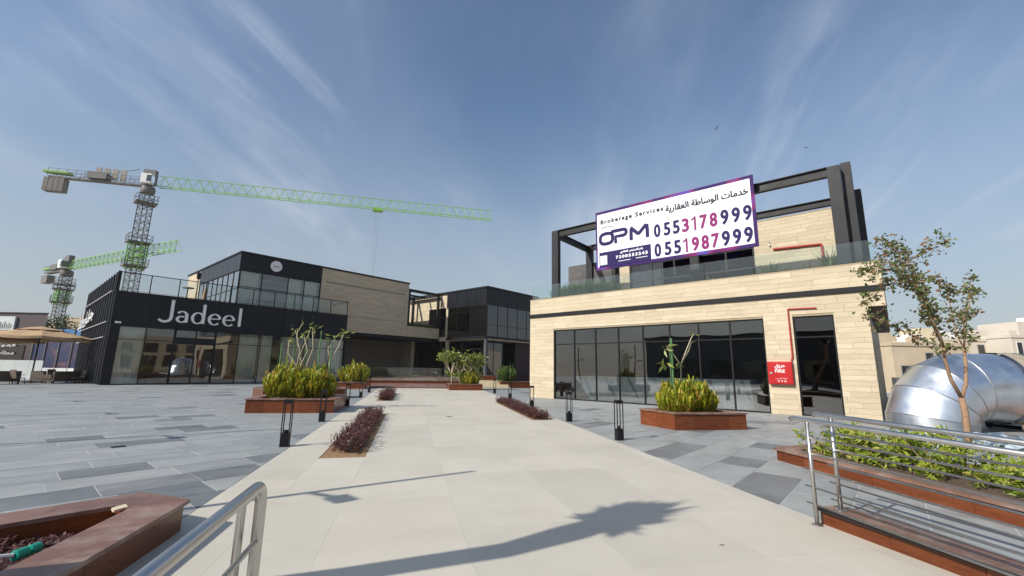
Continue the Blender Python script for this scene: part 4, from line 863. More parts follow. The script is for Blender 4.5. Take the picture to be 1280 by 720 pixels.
for k, (s, n, rr_, h, lb) in enumerate(((12.25,8.08,.50,.85,'left yellow-green shrub in the planter before the shop window'),(12.35,8.68,.50,.86,'right yellow-green shrub in the planter before the shop window'))):
    shrub(lb, pl(s,n,.37), (rr_,rr_), h, 6500, 50+k, w=.05, group=GSH)
for k, (s, n, rr_, h, lb) in enumerate(((18.3,-4.45,.56,1.15,'left yellow-green shrub in the planter at the restaurant corner'),(18.2,-3.95,.42,.9,'middle low shrub in the planter at the restaurant corner'),(18.4,-3.45,.52,1.02,'right yellow-green shrub in the planter at the restaurant corner'))):
    shrub(lb, pl(s,n,.38), (rr_,rr_), h, 5500, 60+k, w=.06, group=GSH)
shrub('bright green bush in the small planter left of the platform', pl(36.2,-4.0,.36), (.8,.8), 1.5, 1800, 70, w=.09, group=GSH)
shrub('low green bush at the foot of the frangipani trees', pl(34.6,4.7,.38), (.55,.55), .95, 1200, 71, w=.08, group=GSH)
shrub('dark green bush in the planter right of the cream steps', pl(39.4,8.6,.45), (.8,.8), 1.4, 1200, 72, mat=leaf_gr, w=.08, group=GSH)
# canes with stakes in the two near planters
def frangipani(label, cen, paths, leaf_n, seed, leafm=leaf_frang, bm=palebark, lsize=.28, r0_=.035, spread=.06, name='frangipani_tree'):
    t = thing(name, label, 'tree', cen); m = MB(); tips = []
    for p in paths:
        pts = [Vector(cen)+Vector(q) for q in p]; n_ = len(pts); m.tube(pts, [r0_*(1-.5*i/(n_-1)) for i in range(n_)], 7); tips.append(tuple(pts[-1]))
    build(m, 'trunk', bm, t, smooth=True)
    if leaf_n: v, f = leafcloud(random.Random(seed), tips, leaf_n, spread, lsize, .3, .1); build((v,f), 'leaves', leafm, t)
    return t
def cam(a, b, z): v = r0*a + f0*b; return (v.x, v.y, z)
frangipani('bare forked frangipani with a few leaf tips in the planter before the shop window', pl(12.45,8.35,.38), [[cam(0,0,0),cam(.02,0,1.5)],[cam(.02,0,1.45),cam(.14,0,1.72),cam(.42,.05,2.3),cam(.52,.05,2.45)],[cam(.02,0,1.45),cam(-.2,0,1.8),cam(-.38,0,2.0)],[cam(.1,0,1.6),cam(.34,.1,1.9),cam(.45,.1,2.2)]], 14, 80, lsize=.18, r0_=.022, spread=.03)
def stake(label, p, h, r=.02): return tagit(build(MB().tube([(p[0],p[1],p[2]),(p[0],p[1],p[2]+h)], r, 8), 'plant_stake', stake_m, loc=p), label, 'stake', 'green plant stakes')
stake('tall green stake holding the forked frangipani', pl(12.3,7.98,.35), 2.3, .035)
kk = thing('leaf_cane', 'green cane with drooping pale leaves beside the tall stake', 'plant', pl(12.28,7.9,.38)); pc = Vector(pl(12.28,7.9,.38)); build(MB().tube([pc, pc+Vector((0,0,2.05))], .012, 6), 'stem', stake_m, kk)
v, f = leafcloud(random.Random(3), [tuple(pc+Vector(cam(-.12,0,1.45))), tuple(pc+Vector(cam(-.2,0,1.7))), tuple(pc+Vector(cam(-.12,0,2.02)))], 12, .06, .34, .28, .2); build((v,f), 'leaves', leaf_frang, kk)
LP = pl(18.4,-4.0,.38)
frangipani('tangle of bare pale stems with few leaves above the restaurant corner planter', LP, [[cam(-.5,.2,0),cam(-.55,.2,1.3),cam(-.35,.2,1.9),cam(-.42,.2,2.5),cam(-.25,.2,2.9)],[cam(-.1,0,0),cam(-.05,0,1.3),cam(.1,.1,1.8),cam(-.1,.1,2.4)],[cam(0,0,.9),cam(-.35,0,1.4),cam(-.6,0,1.7),cam(-.62,0,2.2)],[cam(.2,.1,0),cam(.1,.1,1.2),cam(.35,0,1.9),cam(.25,0,2.7)],[cam(.1,.1,1.1),cam(-.2,.1,1.6),cam(.0,.1,2.2),cam(.12,.1,2.6)],[cam(.9,.2,0),cam(.95,.2,1.4),cam(1.25,.2,2.0),cam(1.4,.2,2.5)],[cam(1.0,.2,1.3),cam(.85,.2,1.9),cam(1.1,.2,2.3)],[cam(-.25,0,.8),cam(-.15,0,1.8),cam(-.45,.1,2.6)]], 60, 81, lsize=.26, r0_=.025, spread=.09)
for k, (a, h, lb) in enumerate(((-.95,2.15,'leftmost green stake in the restaurant corner planter'),(-.45,2.1,'second green stake from the left in the restaurant corner planter'),(.0,2.2,'third green stake in the restaurant corner planter'),(.55,2.65,'tallest green stake in the restaurant corner planter'),(1.0,2.2,'rightmost green stake in the restaurant corner planter'))):
    q = Vector(LP)+Vector(cam(a,.15,-.05)); stake(lb, tuple(q), h, .028)
CP = Vector(pl(34.8,4.0,.38)); r6 = random.Random(17)
for k in range(4):
    a = (-.9,-.1,.7,1.6)[k]; base = CP+Vector(cam(a*.8,.1*k-.1,0)); paths = []
    paths.append([(0,0,0),cam(.0,0,.8)])
    for j in range(6): ang2 = r6.uniform(-1,1); paths.append([cam(0,0,.75),cam(ang2*.3,r6.uniform(-.3,.3),1.2),cam(ang2*.6,r6.uniform(-.4,.4),1.6+r6.uniform(-.2,.4)),cam(ang2*.85,r6.uniform(-.4,.4),2.0+r6.uniform(-.5,.45))])
    frangipani(('leftmost','second from left','third from left','rightmost')[k]+' small leafy frangipani tree in the central planter', tuple(base), paths, 230, 90+k, lsize=.42, r0_=.05, spread=.15)
frangipani('leafy frangipani half hidden behind the left end of the stone building', pl(41.3,12.7,.4), [[(0,0,0),cam(0,0,1.0),cam(-.2,0,2.6)],[cam(0,0,1),cam(-.5,0,2.2)],[cam(0,0,1),cam(.4,0,2.6)]], 160, 99, lsize=.42, r0_=.05, spread=.25)
# purple beds in the walkway
def purple(label, s0, s1, n0f, n1f, h, n, seed, size=.05, mat=leaf_purple):
    r = random.Random(seed); V, F = [], []; c = W((s0+s1)/2, n0f((s0+s1)/2), 0)
    for k in range(n):
        s = r.uniform(s0+.06,s1-.04); q = r.random(); nn = n0f(s)+.05+(n1f(s)-n0f(s)-.1)*q; p = W(s, nn); hh = h*r.uniform(.35,1.1); lx, ly = r.gauss(0,.3)*h, r.gauss(0,.3)*h
        g = len(V); w_ = .004; V += [(p.x-w_,p.y,0),(p.x+w_,p.y,0),(p.x+lx+w_,p.y+ly,hh),(p.x+lx-w_,p.y+ly,hh)]; F.append((g,g+1,g+2,g+3))
        for j in range(9):
            t_ = r.uniform(.15,1.05); x, y, z = p.x+lx*t_, p.y+ly*t_, hh*t_; b = r.random()*6.283; l = size*r.uniform(.7,1.5); up_ = r.uniform(-.3,.8)*l; wx, wy = -math.sin(b)*l*.2, math.cos(b)*l*.2; dx, dy = math.cos(b)*l, math.sin(b)*l; g = len(V)
            V += [(x,y,z),(x+dx*.5+wx,y+dy*.5+wy,z+up_*.6),(x+dx,y+dy,z+up_),(x+dx*.5-wx,y+dy*.5-wy,z+up_*.6)]; F.append((g,g+1,g+2,g+3))
    o = build((V,F), 'purple_bedding', mat, None, loc=(c.x,c.y,0), label=label, cat='plants', kind='stuff'); return o
cl = lambda v: (lambda s: v)
purple('loose purple-leaved plants in the long bed on the left of the walkway', 9.1, 16.5, cl(-1.40), cl(-.78), .27, 900, 1, .065)
purple('purple-leaved plants in the farther bed on the left of the walkway', 22.8, 29.5, cl(-1.40), cl(-.78), .36, 600, 2, .09)
purple('purple-leaved plants in the long bed on the right edge of the walkway', 14.2, 22.3, lambda s: NR(s)-.93, lambda s: NR(s)-.22, .26, 1000, 3, .07)
for nm, (u, v_) in BEDS.items():
    f0n, f1n = (cl(-1.47), cl(-.68)) if nm[0] == 'L' else (lambda s: NR(s)-.93, lambda s: NR(s)-.22)
    build(MB().prism([P2(u,f0n(u)), P2(u,f1n(u)), P2(v_,f1n(v_)), P2(v_,f0n(v_))], -.0215, -.008), 'planting_soil', soil, kind='structure')
hs = thing('drip_hose', 'thin black irrigation hose lying along the left bed', 'hose', tuple(W(12,-.75,0)))
r7 = random.Random(4); build(MB().tube([W(8.95+k*.4, -.82+r7.uniform(-.04,.05), .012+.01*r7.random()) for k in range(18)], .009, 6), 'hose', black, hs)
build(MB().tube([W(9.35,-1.05,0), W(9.35,-1.05,.2)], .035, 10), 'riser', material('grey_plastic', (.2,.2,.2), rough=.5), hs)
# purple cover in the foreground planter
def in_poly(x, y, poly):
    c = False; n = len(poly)
    for i in range(n):
        x0, y0 = poly[i]; x1, y1 = poly[i-1]
        if (y0 > y) != (y1 > y) and x < (x1-x0)*(y-y0)/(y1-y0)+x0: c = not c
    return c
FGP = inset([(1.15,6.055),(-4.2,6.055),(-4.2,3.2),(-1.4,1.75),(1.397,5.455)], .38)
V, F = [], []; r8 = random.Random(12)
for k in range(9000):
    x, y = r8.uniform(-1.0,.9), r8.uniform(2.9,5.7)
    if not in_poly(x, y, FGP) or (x > .48 and r8.random() < (x-.48)*6): continue
    z0_ = .08+r8.random()*.12*(.6+.4*math.sin(x*9)*math.sin(y*8))
    for j in range(6):
        b = r8.random()*6.283; l = .03*r8.uniform(.6,1.4); up_ = r8.uniform(-.2,.9)*l; wx, wy = -math.sin(b)*l*.3, math.cos(b)*l*.3; dx, dy = math.cos(b)*l, math.sin(b)*l; g = len(V)
        V += [(x,y,z0_),(x+dx*.5+wx,y+dy*.5+wy,z0_+up_*.6),(x+dx,y+dy,z0_+up_),(x+dx*.5-wx,y+dy*.5-wy,z0_+up_*.6)]; F.append((g,g+1,g+2,g+3))
build((V,F), 'purple_ground_cover', leaf_purple, None, loc=(0,4.8,.15), label='dense purple ground cover inside the left foreground planter', cat='plants', kind='stuff')
build(MB().prism([(.62,5.6),(.93,5.6),(.90,5.40),(.40,4.85),(.30,5.2)], .089, .105), 'sand_patch', soil, kind='structure')
tv = thing('irrigation_valve', 'teal green irrigation valve with grey pipe in the foreground planter', 'valve', (.33,4.95,.16))
teal = material('teal_plastic', (.0,.26,.17), (.01,.32,.22), rough=.35); build(MB().tube([(.27,4.90,.235),(.33,4.95,.235)], .038, 14).tube([(.345,4.965,.235),(.40,5.01,.235)], .036, 14), 'valve_body', teal, tv, smooth=False, bevel=.006)
build(MB().tube([(-.1,4.95,.25),(.1,4.92,.26),(.27,4.90,.24)], .016, 8), 'pipe', material('light_grey_pipe', (.5,.5,.5), rough=.4), tv)
build(MB().tube([(.40,5.01,.235),(.50,5.12,.19),(.52,5.2,.13)], .012, 8), 'outlet', black, tv)

tagit(build(MB().obox((.93,5.60,.272),(.05,.01,.004),(-.006,.03,.006),(0,-.004,.012)), 'stone_chip', creamwall, loc=(.93,5.6,.26)), 'broken beige stone chip at the inner corner of the foreground planter', 'stone')
# hedge along the right planter
r9 = random.Random(31)
for k in range(5):
    s = 6.55-k*1.25; spots = []
    for j in range(60): p = W(s+r9.uniform(-.6,.6), 7.75+r9.uniform(-.45,.55), r9.uniform(.18,.60+.12*math.sin(k*2))); spots.append(tuple(p))
    t = thing('hedge_plant', ('farthest','second','third','fourth','nearest')[k]+' leafy green hedge plant in the long planter behind the right handrail', 'shrub', tuple(W(s,7.75,.17)), 'hedge plants in the long planter')
    v, f = leafcloud(r9, spots, 1500, .05, .12, .38, -.1); build((v,f), 'leaves', leaf_hedge, t)
    m = MB()
    for j in range(14): p = spots[j]; m.tube([W(s+r9.uniform(-.3,.3),7.7+r9.uniform(-.2,.2),.15), p], .008, 5)
    build(m, 'stems', bark, t)

# young tree (traced proportions), about 9 m ahead
TREE = {'trunk': [(9.05,.14),(9.09,.53),(9.08,.91),(9.08,1.19)], 'L': [(9.08,1.19),(8.9,1.54),(8.78,1.94),(8.77,2.18)],
 'a': [(8.77,2.18),(8.68,2.42),(8.49,2.75),(8.36,3.0),(8.21,3.22),(8.07,3.34),(7.85,3.55),(7.53,3.67),(7.11,3.68),(6.86,3.62)], 'a2': [(7.85,3.55),(7.57,3.38),(7.19,3.03)],
 'b': [(8.77,2.18),(8.81,2.51),(8.88,3.01),(8.93,3.44),(8.92,3.69)], 'c': [(8.68,2.42),(8.62,2.84),(8.57,3.26),(8.52,3.51),(8.51,3.77),(8.48,4.12),(8.22,4.33),(8.04,4.54)],
 'c2': [(8.48,4.12),(8.44,4.53)], 'c3': [(8.55,4.04),(8.74,4.27),(9.0,4.38)], 'c4': [(8.07,3.34),(8.06,3.68),(8.13,3.98),(7.99,4.15)], 'd': [(8.57,2.26),(8.2,2.53),(7.99,2.74),(7.79,2.91)],
 'R': [(9.08,1.19),(9.24,1.46),(9.36,1.86),(9.42,2.19)], 'e': [(9.42,2.19),(9.35,2.43),(9.24,2.76),(9.28,3.18),(9.29,3.58)], 'f': [(9.42,2.19),(9.56,2.52),(9.69,2.85),(9.88,3.28),(9.95,3.49)],
 'g': [(9.42,2.19),(9.44,2.52),(9.55,2.94),(9.64,3.36),(9.78,3.66),(9.58,3.79)]}
DEP = {'trunk': (0,0), 'L': (0,-.12), 'a': (-.12,-.75), 'a2': (-.45,-.2), 'b': (-.12,.55), 'c': (-.12,.15), 'c2': (.1,.4), 'c3': (.1,-.3), 'c4': (-.3,.2), 'd': (-.1,.5), 'R': (0,.12), 'e': (.12,-.4), 'f': (.12,.3), 'g': (.12,.7)}
RAD = {'trunk': (.062,.050), 'L': (.036,.028), 'R': (.036,.028), 'a': (.024,.006), 'b': (.020,.006), 'c': (.020,.006)}
tt = thing('young_tree', 'young slender tree with forked trunk and sparse small leaves behind the handrail', 'tree', tuple(Q(9.0,9.05,.14)))
m = MB(); spots = []; rT = random.Random(8); mt = MB()
for k, pts in TREE.items():
    d0, d1 = DEP[k]; n_ = len(pts); ra = RAD.get(k, (.014,.004)); P = [Q(9+d0+(d1-d0)*i/(n_-1), l+(rT.uniform(-.02,.02) if 0 < i < n_-1 else 0), z) for i, (l, z) in enumerate(pts)]
    Lr = [ra[0]+(ra[1]-ra[0])*i/(n_-1) for i in range(n_)]; (mt if k in ('trunk','L','R') else m).tube(P, Lr, 8)
    if k in ('trunk','L','R'): continue
    for i in range(n_-1):
        for q in range(5):
            c = P[i].lerp(P[i+1], rT.random())
            if k in 'abcefg' and i < 1 and q < 3: continue
            tip = c+Vector((rT.gauss(0,.10),rT.gauss(0,.10),rT.gauss(.04,.10))); m.tube([c, tip], .0035, 4); spots += [tuple(tip), tuple(c.lerp(tip,.5))]
    spots += [tuple(P[-1])]*3
build(mt, 'trunk', bark, tt, smooth=True); build(m, 'branches', bark, tt, smooth=True)
v, f = leafcloud(rT, spots, 2600, .05, .088, .66, .35); build((v,f), 'leaves', leaf_tree, tt)

# ================================================================== galvanised air duct
du = thing('air_duct', 'huge galvanised steel duct with segmented elbow lying right of the stone building', 'duct', tuple(Q(14,14.4,0)))
Rb, rad, DC = 1.26, 1.06, 14.0; cx_, cz_ = 14.28, .02
def ring(c, t, n=40, rr=rad):            # circle about c whose plane holds the horizontal axis f0
    a = f0; b = t.cross(a).normalized(); return [c + (a*math.cos(2*math.pi*k/n)+b*math.sin(2*math.pi*k/n))*rr for k in range(n)]
def loft(m, r1, r2):
    n = len(r1); m.add([tuple(p) for p in r1+r2], [(k,(k+1)%n,n+(k+1)%n,n+k) for k in range(n)])
ctr = lambda a: Q(DC, cx_-Rb*math.cos(a), cz_+Rb*math.sin(a)); SG = 4
angs = [0]+[math.pi/2*(k+.5)/SG for k in range(SG)]+[math.pi/2]
jr = [ring(ctr(a), (-r0*(-math.sin(a)) + zu*math.cos(a)).normalized(), rr=rad*(1 if i in (0,len(angs)-1) else 1/math.cos(math.pi/4/SG))) for i, a in enumerate(angs)]
for i in range(len(jr)-1):
    m = MB(); loft(m, jr[i], jr[i+1]); build(m, 'elbow_segment', galv, du, smooth=True)
for i in range(1, len(jr)-1): build(MB().tube([tuple(p) for p in jr[i]]+[tuple(jr[i][0])], .016, 6), 'seam', inox, du, smooth=True)
ptop = ctr(math.pi/2)
def straight(l0, l1, mat=galv, rr=rad, name='straight_section'): m = MB(); loft(m, ring(Q(DC,cx_+l0,cz_+Rb), r0, rr=rr), ring(Q(DC,cx_+l1,cz_+Rb), r0, rr=rr)); return build(m, name, mat, du, smooth=True)
straight(0,.90); straight(.90,.95,inox,rad+.05,'flange'); straight(.94,1.50,material('tan_fabric_sleeve', (.26,.22,.16), (.42,.36,.26), rough=.9, scale=6, bump=1, bscale=9),rad+.035,'sleeve'); straight(1.50,1.57,inox,rad+.05,'flange'); straight(1.57,6.0)
for l in (1.62,3.4): build(MB().tube([tuple(p) for p in ring(Q(DC,cx_+l,cz_+Rb), r0, rr=rad+.01)]+[tuple(ring(Q(DC,cx_+l,cz_+Rb), r0, rr=rad+.01)[0])], .03, 6), 'seam', inox, du)
m = MB()
for a, b in ((1.5,.15),): m.beam(Q(DC-.9+0,cx_+a,0), Q(DC-.55,cx_+a-.1,.85), .1); m.beam(Q(DC+.9,cx_+a,0), Q(DC+.55,cx_+a,.85), .1)
m.beam(Q(DC-.95,cx_+1.5,.08), Q(DC+.95,cx_+1.5,.08), .12); build(m, 'support_stand', black, du)
# debris beside it
rk = random.Random(6)
for k, (l, d, lb) in enumerate(((14.9,12.6,'larger pinkish rubble heap under the duct'),(15.6,12.9,'smaller pinkish rubble heap at the right edge'))):
    m = MB()
    for j in range(9):
        p = Q(d+rk.uniform(-.3,.3), l+rk.uniform(-.35,.35), rk.uniform(.0,.3)); e = Matrix.Rotation(rk.random()*3,3,Vector((rk.random(),rk.random(),rk.random())).normalized()); m.obox(p, e@Vector((rk.uniform(.08,.2),0,0)), e@Vector((0,rk.uniform(.06,.14),0)), e@Vector((0,0,rk.uniform(.04,.1))))
    tagit(build(m, 'rubble_heap', material('pink_rubble', (.40,.26,.20), (.45,.32,.25), rough=.9) if k == 0 else bpy.data.materials['pink_rubble'], loc=tuple(Q(d,l,0))), lb, 'rubble', kind=None)
# plastic sheeting between hedge and duct
v = []; f = []; nx_, ny_ = 26, 12
for i in range(nx_+1):
    for j in range(ny_+1): p = Q(10.2+j*.12+.2*math.sin(i*.7), 9.6+i*.11, .02+.10*abs(math.sin(i*.9+j*.5))*abs(math.cos(i*.37-j*.8))+.012*j); v.append(tuple(p))
f = [(i*(ny_+1)+j, (i+1)*(ny_+1)+j, (i+1)*(ny_+1)+j+1, i*(ny_+1)+j+1) for i in range(nx_) for j in range(ny_)]
tagit(build((v,f), 'plastic_sheet', material('pale_blue_plastic', (.36,.44,.48), (.48,.55,.58), rough=.15, rough2=.35, scale=3, bump=.8, bscale=6), loc=tuple(Q(10.8,11,0)), smooth=False), 'crumpled pale blue plastic sheeting on the ground behind the hedge', 'plastic sheet')

# ================================================================== TOWER CRANES
def truss(m, a, b, w, h, n, tri=False, r=.06, side=None):
    """lattice from a to b: square (mast) or triangular (jib) cross-section"""
    a, b = Vector(a), Vector(b); d = (b-a).normalized(); sd = side or d.cross(zu).normalized(); u = sd.cross(d)
    cs = [sd*-w/2, sd*w/2, u*h] if tri else [sd*-w/2-u*h/2, sd*w/2-u*h/2, sd*w/2+u*h/2, sd*-w/2+u*h/2]
    for c in cs: m.beam(a+c, b+c, r*2, r*2)
    k = len(cs)
    for i in range(n):
        p, q = a.lerp(b, i/n), a.lerp(b, (i+1)/n); md = p.lerp(q, .5)
        if tri:
            for c in (0,1): m.beam(p+cs[c], md+cs[2], r, r); m.beam(md+cs[2], q+cs[c], r, r)
            m.beam(p+cs[0], p+cs[1], r, r); m.beam(p+cs[0], q+cs[1], r, r)
        else:
            for c in range(k):
                e = (c+1) % k; m.beam(p+cs[c], p+cs[e], r, r); m.beam(p+cs[c], md+cs[e], r, r); m.beam(md+cs[e], q+cs[c], r, r)
cwm = material('weathered_concrete', (.16,.15,.14), (.22,.205,.19), rough=.9, scale=1)
def crane(label, base, zt, tip, ctr_len, mast_w, jib_h, cage, seed, z0=0, sec=24, jsec=34, rr=1.0, mastm=None, tie=True, cwt=1.0):
    base = Vector((base[0],base[1],z0)); top = Vector((base.x,base.y,zt)); tipv = Vector(tip); jd_ = Vector((tipv.x-base.x, tipv.y-base.y, 0)).normalized(); side = jd_.cross(zu)
    t = thing('tower_crane', label, 'crane', tuple(base)); mastm = mastm or grey_steel
    m = MB(); truss(m, base, top, mast_w, mast_w, sec, r=.058*rr, side=jd_); build(m, 'mast', mastm, t)
    if cage:
        m = MB(); c0, c1 = Vector((base.x,base.y,cage[0])), Vector((base.x,base.y,cage[1])); truss(m, c0, c1, mast_w*1.3, mast_w*1.3, 4, r=.06*rr, side=jd_); build(m, 'climbing_cage', green_steel, t)
        for z in (cage[0]+.4, cage[1]):
            m = MB(); q = mast_w*1.05; m.box(base.x-q,base.y-q,z, base.x+q,base.y+q,z+.08)
            for a_ in range(4):
                c_ = [(-q,-q),(q,-q),(q,q),(-q,q)]; p_, q_ = c_[a_], c_[(a_+1)%4]
                for zz in (.55,1.1): m.beam((base.x+p_[0],base.y+p_[1],z+zz),(base.x+q_[0],base.y+q_[1],z+zz),.06)
                m.beam((base.x+p_[0],base.y+p_[1],z),(base.x+p_[0],base.y+p_[1],z+1.1),.06)
            build(m, 'platform', grey_steel, t)
    build(MB().lathe((base.x,base.y,zt), [(mast_w*.6,0),(mast_w*.7,.3),(mast_w*.7,.8),(mast_w*.6,1.1)], 16), 'slewing_ring', grey_steel, t)
    m = MB(); q = mast_w*1.0; m.box(base.x-q,base.y-q,zt-1.6, base.x+q,base.y+q,zt-1.52)
    for a_ in range(4):
        c_ = [(-q,-q),(q,-q),(q,q),(-q,q)]; p_, q_ = c_[a_], c_[(a_+1)%4]
        for zz in (.55,1.1): m.beam((base.x+p_[0],base.y+p_[1],zt-1.6+zz),(base.x+q_[0],base.y+q_[1],zt-1.6+zz),.06)
    build(m, 'platform', grey_steel, t)
    js = Vector((base.x,base.y,zt+1.3))+jd_*1.2; m = MB(); truss(m, js, tipv, mast_w*.72, jib_h, jsec, tri=True, r=.046*rr); build(m, 'jib', green_steel, t)
    cs = Vector((base.x,base.y,zt+1.2)); ce = cs-jd_*ctr_len; m = MB(); m.beam(cs, ce, mast_w*.6, .22); build(m, 'counter_jib', grey_steel, t)
    m = MB()
    for s_ in (-1,1):
        o_ = side*s_*mast_w*.4
        for z_ in (.6,1.2): m.beam(cs+o_+Vector((0,0,z_)), ce+o_+Vector((0,0,z_)), .05)
        for k in range(12): p_ = cs.lerp(ce, k/11)+o_; m.beam(p_, p_+Vector((0,0,1.2)), .05)
    m.beam(cs+Vector((0,0,2.6))-jd_*1.5, cs.lerp(ce,.72)+Vector((0,0,.3)), .08); build(m, 'counter_jib_rail', grey_steel, t)
    for k in range(4): p_ = cs.lerp(ce, .93)+jd_*(-.9+k*.62); build(MB().obox(p_+Vector((0,0,-1.2)), jd_*.28, side*mast_w*.42, Vector((0,0,1.0*cwt))), 'counterweight', cwm, t)
    build(MB().obox(cs.lerp(ce,.93)+Vector((0,0,.75)), jd_*1.6, side*mast_w*.42, Vector((0,0,.12))), 'green_deck', green_steel, t)
    for k in range(4): p_ = cs.lerp(ce, .28+k*.085); build(MB().obox(p_+Vector((0,0,1.35)), jd_*.36, side*.08, Vector((0,0,.85))), 'sign_panel', concrete, t)
    build(MB().obox(cs.lerp(ce,.52)+Vector((0,0,.8)), jd_*1.2, side*.6, Vector((0,0,.5))), 'winch', grey_steel, t)
    cb_ = cs+jd_*.1+side*mast_w*.62+Vector((0,0,.9)); build(MB().obox(cb_, jd_*.7, side*.45, Vector((0,0,.75))), 'cab', white, t, bevel=.05); build(MB().obox(cb_+jd_*.42+side*.03, jd_*.32, side*.45, Vector((0,0,.5))), 'cab_window', glass_blackm, t)
    build(MB().obox(cs+Vector((0,0,1.4)), jd_*.8, side*mast_w*.3, Vector((0,0,1.2))), 'top_frame', grey_steel, t)
    for fr in ((.62,) if tie else ()):
        p_ = js.lerp(tipv, fr); build(MB().obox(p_+Vector((0,0,-.25)), jd_*.8, side*.6, Vector((0,0,.2))), 'trolley', green_steel, t)
        build(MB().tube([p_+Vector((0,0,-.4))+jd_*.3, p_+Vector((0,0,-12))+jd_*.1], .010, 5).tube([p_+Vector((0,0,-.4))-jd_*.3, p_+Vector((0,0,-12))-jd_*.1], .010, 5), 'hoist_rope', grey_steel, t); build(MB().obox(p_+Vector((0,0,-12.4)), (.3,0,0),(0,.2,0),(0,0,.4)), 'hook_block', grey_steel, t)
    return t
crane('tall tower crane with grey mast and long green jib reaching right over the plaza', (10.82,83.3), 27.0, (54.5,52.5,28.2), 12.4, 1.3, 1.75, (15.2,19.2), 1)
crane('smaller distant tower crane with green jib at far left behind the hoarding', (5.4,110), 16.6, (14.4,76.8,17.9), 8, 1.3, 1.5, (11.5,14.2), 2, tie=False, jsec=22, cwt=.7)
t = crane('very distant pale crane whose orange jib shows beside the finned wall', (22,260), 16.5, (30,235,17.2), 14, 2.2, 1.6, None, 3, tie=False, jsec=12, sec=10, rr=1.4)

# ================================================================== LEFT BACKGROUND
mall = thing('brown_building', 'dark brown shop building with white panel sign and Arabic lettering at far left', 'building', tuple(Q(55,-62,0)))
def qbox(m, d0, d1, l0, l1, z0, z1): return m.add([tuple(Q(d,l,z)) for z in (z0,z1) for d, l in ((d0,l0),(d0,l1),(d1,l1),(d1,l0))], [(0,3,2,1),(4,5,6,7),(0,1,5,4),(1,2,6,5),(2,3,7,6),(3,0,4,7)])
brownp = material('brown_cladding', (.050,.034,.036), (.065,.045,.046), rough=.6, scale=1)
build(MB().prism([tuple(Q(a,b))[:2] for a, b in ((55,-84),(55,-58.6),(59,-62.9),(59,-84))], 0, 7.55), 'wall', brownp, mall); build(qbox(MB(), 54.9,55.05,-84,-58.55,7.55,7.70), 'roof_edge', black, mall)
build(qbox(MB(), 54.8,54.95,-84,-62.5,4.35,4.75), 'ledge', concrete, mall)
for k in range(5): build(qbox(MB(), 54.92,54.98,-83+k*4.6,-79+k*4.6,.3,3.6), 'window', glass_dark, mall)
panelw = material('dull_white', (.5,.5,.5), rough=.6)
ps = thing('panel_sign', 'white square panel sign high on the brown building', 'sign', tuple(Q(54.8,-63.5,6)))
build(qbox(MB(), 54.75,54.97,-65.6,-62.35,5.45,7.15), 'panel', material('panel_white', (.50,.54,.54), (.56,.6,.6), rough=.5), ps); RU = tuple(r0)
m = MB()
for k in range(9): l = -64.9+k*.27; h_ = (.35,.55,.45,.7,.5,.75,.45,.6,.4)[k]; qbox(m, 54.70,54.745,l,l+.09,5.75,5.75+h_)
qbox(m, 54.70,54.745,-65.0,-62.75,5.68,5.73); build(m, 'emblem', concrete, ps)
as_ = thing('arabic_sign', 'white Arabic lettering low on the brown building', 'sign', tuple(Q(54.8,-62,3))); RUv = tuple(r0)
put_text(shape_ar('مقهى').replace('ى','\uFEF0') if False else shape_ar('قهوة'), 'lettering', panelw, as_, tuple(Q(54.8,-63.9,3.35)), RUv, (0,0,1), w=2.3, h=.42, offset=.03, depth=.06)
put_text(shape_ar('مكتب'.replace('ب','')+'ي') if False else shape_ar('محلات'), 'lettering', panelw, as_, tuple(Q(54.8,-63.9,2.45)), RUv, (0,0,1), w=2.3, h=.42, offset=.03, depth=.06)
ho = thing('site_hoarding', 'blue and purple printed site hoarding left of the finned wall', 'hoarding', tuple(Q(54,-56,0)))
blue = material('hoarding_blue', (.03,.12,.30), (.05,.17,.38), rough=.6, scale=.4)
pr = bpy.data.materials.new('hoarding_print'); pr.use_nodes = True; nt_ = pr.node_tree; pp = nt_.nodes['Principled BSDF']; g_ = N(nt_, 'ShaderNodeNewGeometry'); n_ = N(nt_, 'ShaderNodeTexNoise', i_Scale=.9, i_Detail=3); L(nt_, g_.outputs['Position'], n_.inputs['Vector']); cr_ = N(nt_, 'ShaderNodeValToRGB'); L(nt_, n_.outputs['Fac'], cr_.inputs[0])
e_ = cr_.color_ramp.elements; e_[0].position = .42; e_[0].color = (.02,.03,.09,1); e_[1].position = .72; e_[1].color = (.17,.08,.10,1); x_ = e_.new(.58); x_.color = (.04,.03,.075,1); L(nt_, cr_.outputs[0], pp.inputs['Base Color'])
for k in range(5): build(qbox(MB(), 54,54.1,-58.5+k*1.6,-56.93+k*1.6,4.2,5.6), 'blue_panel', blue, ho); build(qbox(MB(), 54,54.1,-58.5+k*1.6,-56.93+k*1.6,.9,4.18), 'printed_panel', pr, ho)
for k in range(6): build(qbox(MB(), 53.9,53.99,-58.6+k*1.6,-58.5+k*1.6,0,5.6), 'post', grey_steel, ho)
build(qbox(MB(), 53.9,54.2,-58.5,-50.5,.0,.88), 'base_wall', white, ho)
pw = thing('pale_fence', 'pale green-grey panel fence behind the umbrellas', 'fence', tuple(Q(52,-62,0)))
pfm = material('pale_grey_sheet', (.40,.43,.42), (.46,.49,.47), rough=.7, scale=.4)
for k in range(12): build(qbox(MB(), 52,52.08,-74+k*1.6,-72.42+k*1.6,0,1.75), 'fence_panel', pfm, pw)
tb = thing('tan_building', 'small tan building behind the blue hoarding with a tree in front', 'building', tuple(Q(75,-78,0)))
